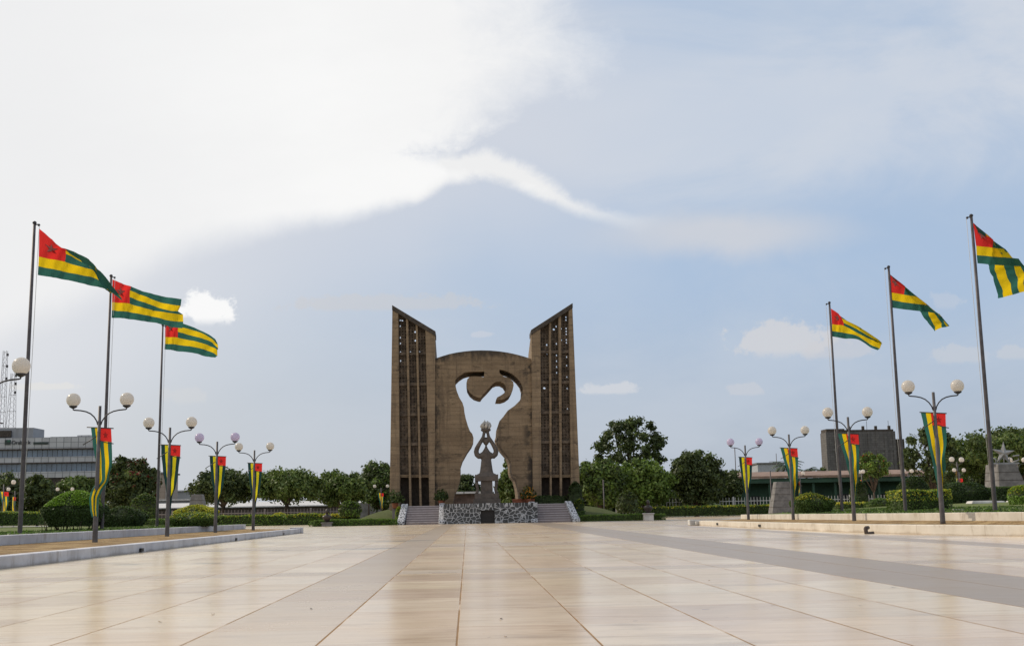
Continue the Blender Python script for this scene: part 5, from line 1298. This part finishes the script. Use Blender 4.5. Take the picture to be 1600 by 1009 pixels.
# long green building
M['gwall'] = mat('green_painted_wall', (.028, .068, .042), .8, var=.3, vscale=.4); M['roofred'] = mat('rusty_roof_edge', (.22, .14, .10), .8, var=.4, vscale=.8); M['dark'] = mat('dark_opening', (.012, .014, .015), .6)
Yg = 152
r = thing('green_building', 'long low green building with a rusty roof edge behind the right fence', 'building', (at(1310, 790, Yg).x, Yg, 0)); xc = at(1310, 790, Yg).x
xa, xb = at(1128, 790, Yg).x - xc, at(1482, 790, Yg).x - xc; zt = at(1300, 742, Yg).z; ze = zt - .75
MB().box(xa, xb, 1.6, 12, -.1, ze + .3).build('wall', M['gwall'], r)
MB().add([(xa - .5, -.9, ze + .45), (xb + .5, -.9, ze + .45), (xb + .5, 13, zt + .55), (xa - .5, 13, zt + .55), (xa - .5, -.9, ze + .75), (xb + .5, -.9, ze + .75), (xb + .5, 13, zt + .95), (xa - .5, 13, zt + .95)], [(3, 2, 1, 0), (4, 5, 6, 7), (0, 1, 5, 4), (1, 2, 6, 5), (2, 3, 7, 6), (3, 0, 4, 7)]).build('roof', M['roofred'], r)
MB().box(xa, xb, -.7, .1, ze - .15, ze + .43).build('fascia', M['gwall'], r)
for k in range(11): x = lerp(xa + .5, xb - .5, k / 10); MB().box(x - .14, x + .14, -.4, -.1, -.1, ze - .16).build('veranda_post', M['gwall'], r)
for k in range(10):
    x = lerp(xa + .5, xb - .5, (k + .5) / 10)
    if k % 3 == 1: MB().box(x - .55, x + .55, 1.52, 1.59, 0, 2.3).build('door', M['dark'], r)
    else:
        w_ = MB().box(x - .9, x + .9, 1.54, 1.59, 1.0, 2.4).build('window', M['dark'], r); MB().box(x - .95, x + .95, 1.47, 1.535, .9, .99).build('sill', M['gwall'], w_)
r, xa, xb, z, xc = building('small pale flat roofed building behind the left palm', 'white_building', 1187, 1228, 724.5, 210, 8, mat('pale_blue_render', (.36, .37, .385), .8, var=.12))
MB().box(xa - .2, xb + .2, -.2, 8.2, z + .002, z + .25).build('roof', M['pylon'], r)
def pole_thing(px, pytop, pybot, Y, label, cross=None, name='antenna'):
    p = at(px, pybot, Y); h = at(px, pytop, Y).z - p.z; r = thing(name, label, 'antenna', (p.x, Y, p.z)); MB().tube([(0, 0, -3), (0, 0, h)], .06, 5).build('mast', M['pole'], r)
    if cross: MB().tube([(-cross, 0, h * .62), (cross, 0, h * .62)], .05, 5).build('crossbar', M['pole'], r)
pole_thing(1214.5, 708, 742, 206, 'cross shaped antenna above the pale building', 1.3)
pole_thing(1150, 700, 742, 160, 'thin aerial beside the lilac lamp on the right')
pole_thing(944, 749, 795, 112, 'plain grey post before the trees right of the monument', None, 'post')
pole_thing(1206, 735, 785, 118, 'thin grey post left of the trapezoid pylon', None, 'post')
r, xa, xb, z, xc = building('long low white roofed shed behind the left fence', 'shed', 190, 600, 792, 176, 10, mat('brown_shed_wall', (.10, .08, .07), .9, var=.3))
MB().add([(xa - .4, -.8, z), (xb + .4, -.8, z), (xb + .4, 11, z + .75), (xa - .4, 11, z + .75), (xa - .4, -.8, z + .14), (xb + .4, -.8, z + .14), (xb + .4, 11, z + .9), (xa - .4, 11, z + .9)], [(3, 2, 1, 0), (4, 5, 6, 7), (0, 1, 5, 4), (1, 2, 6, 5), (2, 3, 7, 6), (3, 0, 4, 7)]).build('roof', mat('pale_sheet_roof', (.50, .49, .48), .7, var=.2), r)
r, xa, xb, z, xc = building('tan block building seen between the flowering tree and the left banner', 'tan_building', 238, 258, 740, 215, 9, m_panel('tan_gridded_render', (.30, .235, .19), (.34, .27, .22), .9, .9, (.2, .15, .12)))
MB().box(xa - .3, xb + .3, -.3, 9.3, z + .002, z + .3).build('roof', M['pylon'], r)
r, xa, xb, z, xc = building('grey flat roofed house behind the pylon on the left', 'grey_house', 236, 296, 782, 190, 9, M['panel_top'])
MB().box(xa - .3, xb + .3, -.4, 9.3, z + .002, z + .25).build('roof', M['dirtwhite'], r)
r, xa, xb, z, xc = building('distant grey roofline above the left pylon', 'grey_house', 270, 345, 767, 260, 9, M['panel_top'])
MB().box(xa - .3, xb + .3, -.4, 9.3, z + .002, z + .25).build('roof', M['panel'], r)
r, xa, xb, z, xc = building('low pavilion with pale roof seen through the cut-out beside the statue', 'pavilion', 700, 748, 771, 132, 6, mat('brown_pavilion', (.09, .06, .05), .9, var=.5, vscale=1.2))
MB().box(xa - .3, xb + .3, -.5, 6, z + .002, z + .22).build('roof', M['panel'], r)

# a few fallen leaves lying on the marble
for i, (px, py) in enumerate([(783, 967), (790, 995), (1397, 918), (1208, 945), (608, 908), (333, 960), (486, 951), (1108, 907), (1345, 946), (250, 972)]):
    w = ray(px, py); t = -EYE / w[2]; x, y = w[0] * t, w[1] * t; rd = random.Random(i); s = rd.uniform(.012, .022)
    pts = [(-1.5, 0, .3), (-.6, .5, .05), (.6, .45, .12), (1.6, 0, .5), (.6, -.45, .1), (-.6, -.5, .02)]
    o = MB().add([(a * s, b_ * s, c_ * s + .003) for a, b_, c_ in pts], [(0, 1, 5), (1, 2, 4, 5), (2, 3, 4)]).build('fallen_leaf', M['soil' if i % 2 else 'pipe'])
    o.location = (x, y, .001); o.rotation_euler = (0, 0, rd.uniform(0, 6))
    tag(o, 'small dry leaf lying on the polished plaza slabs', 'leaf', 'dry leaves scattered on the plaza')
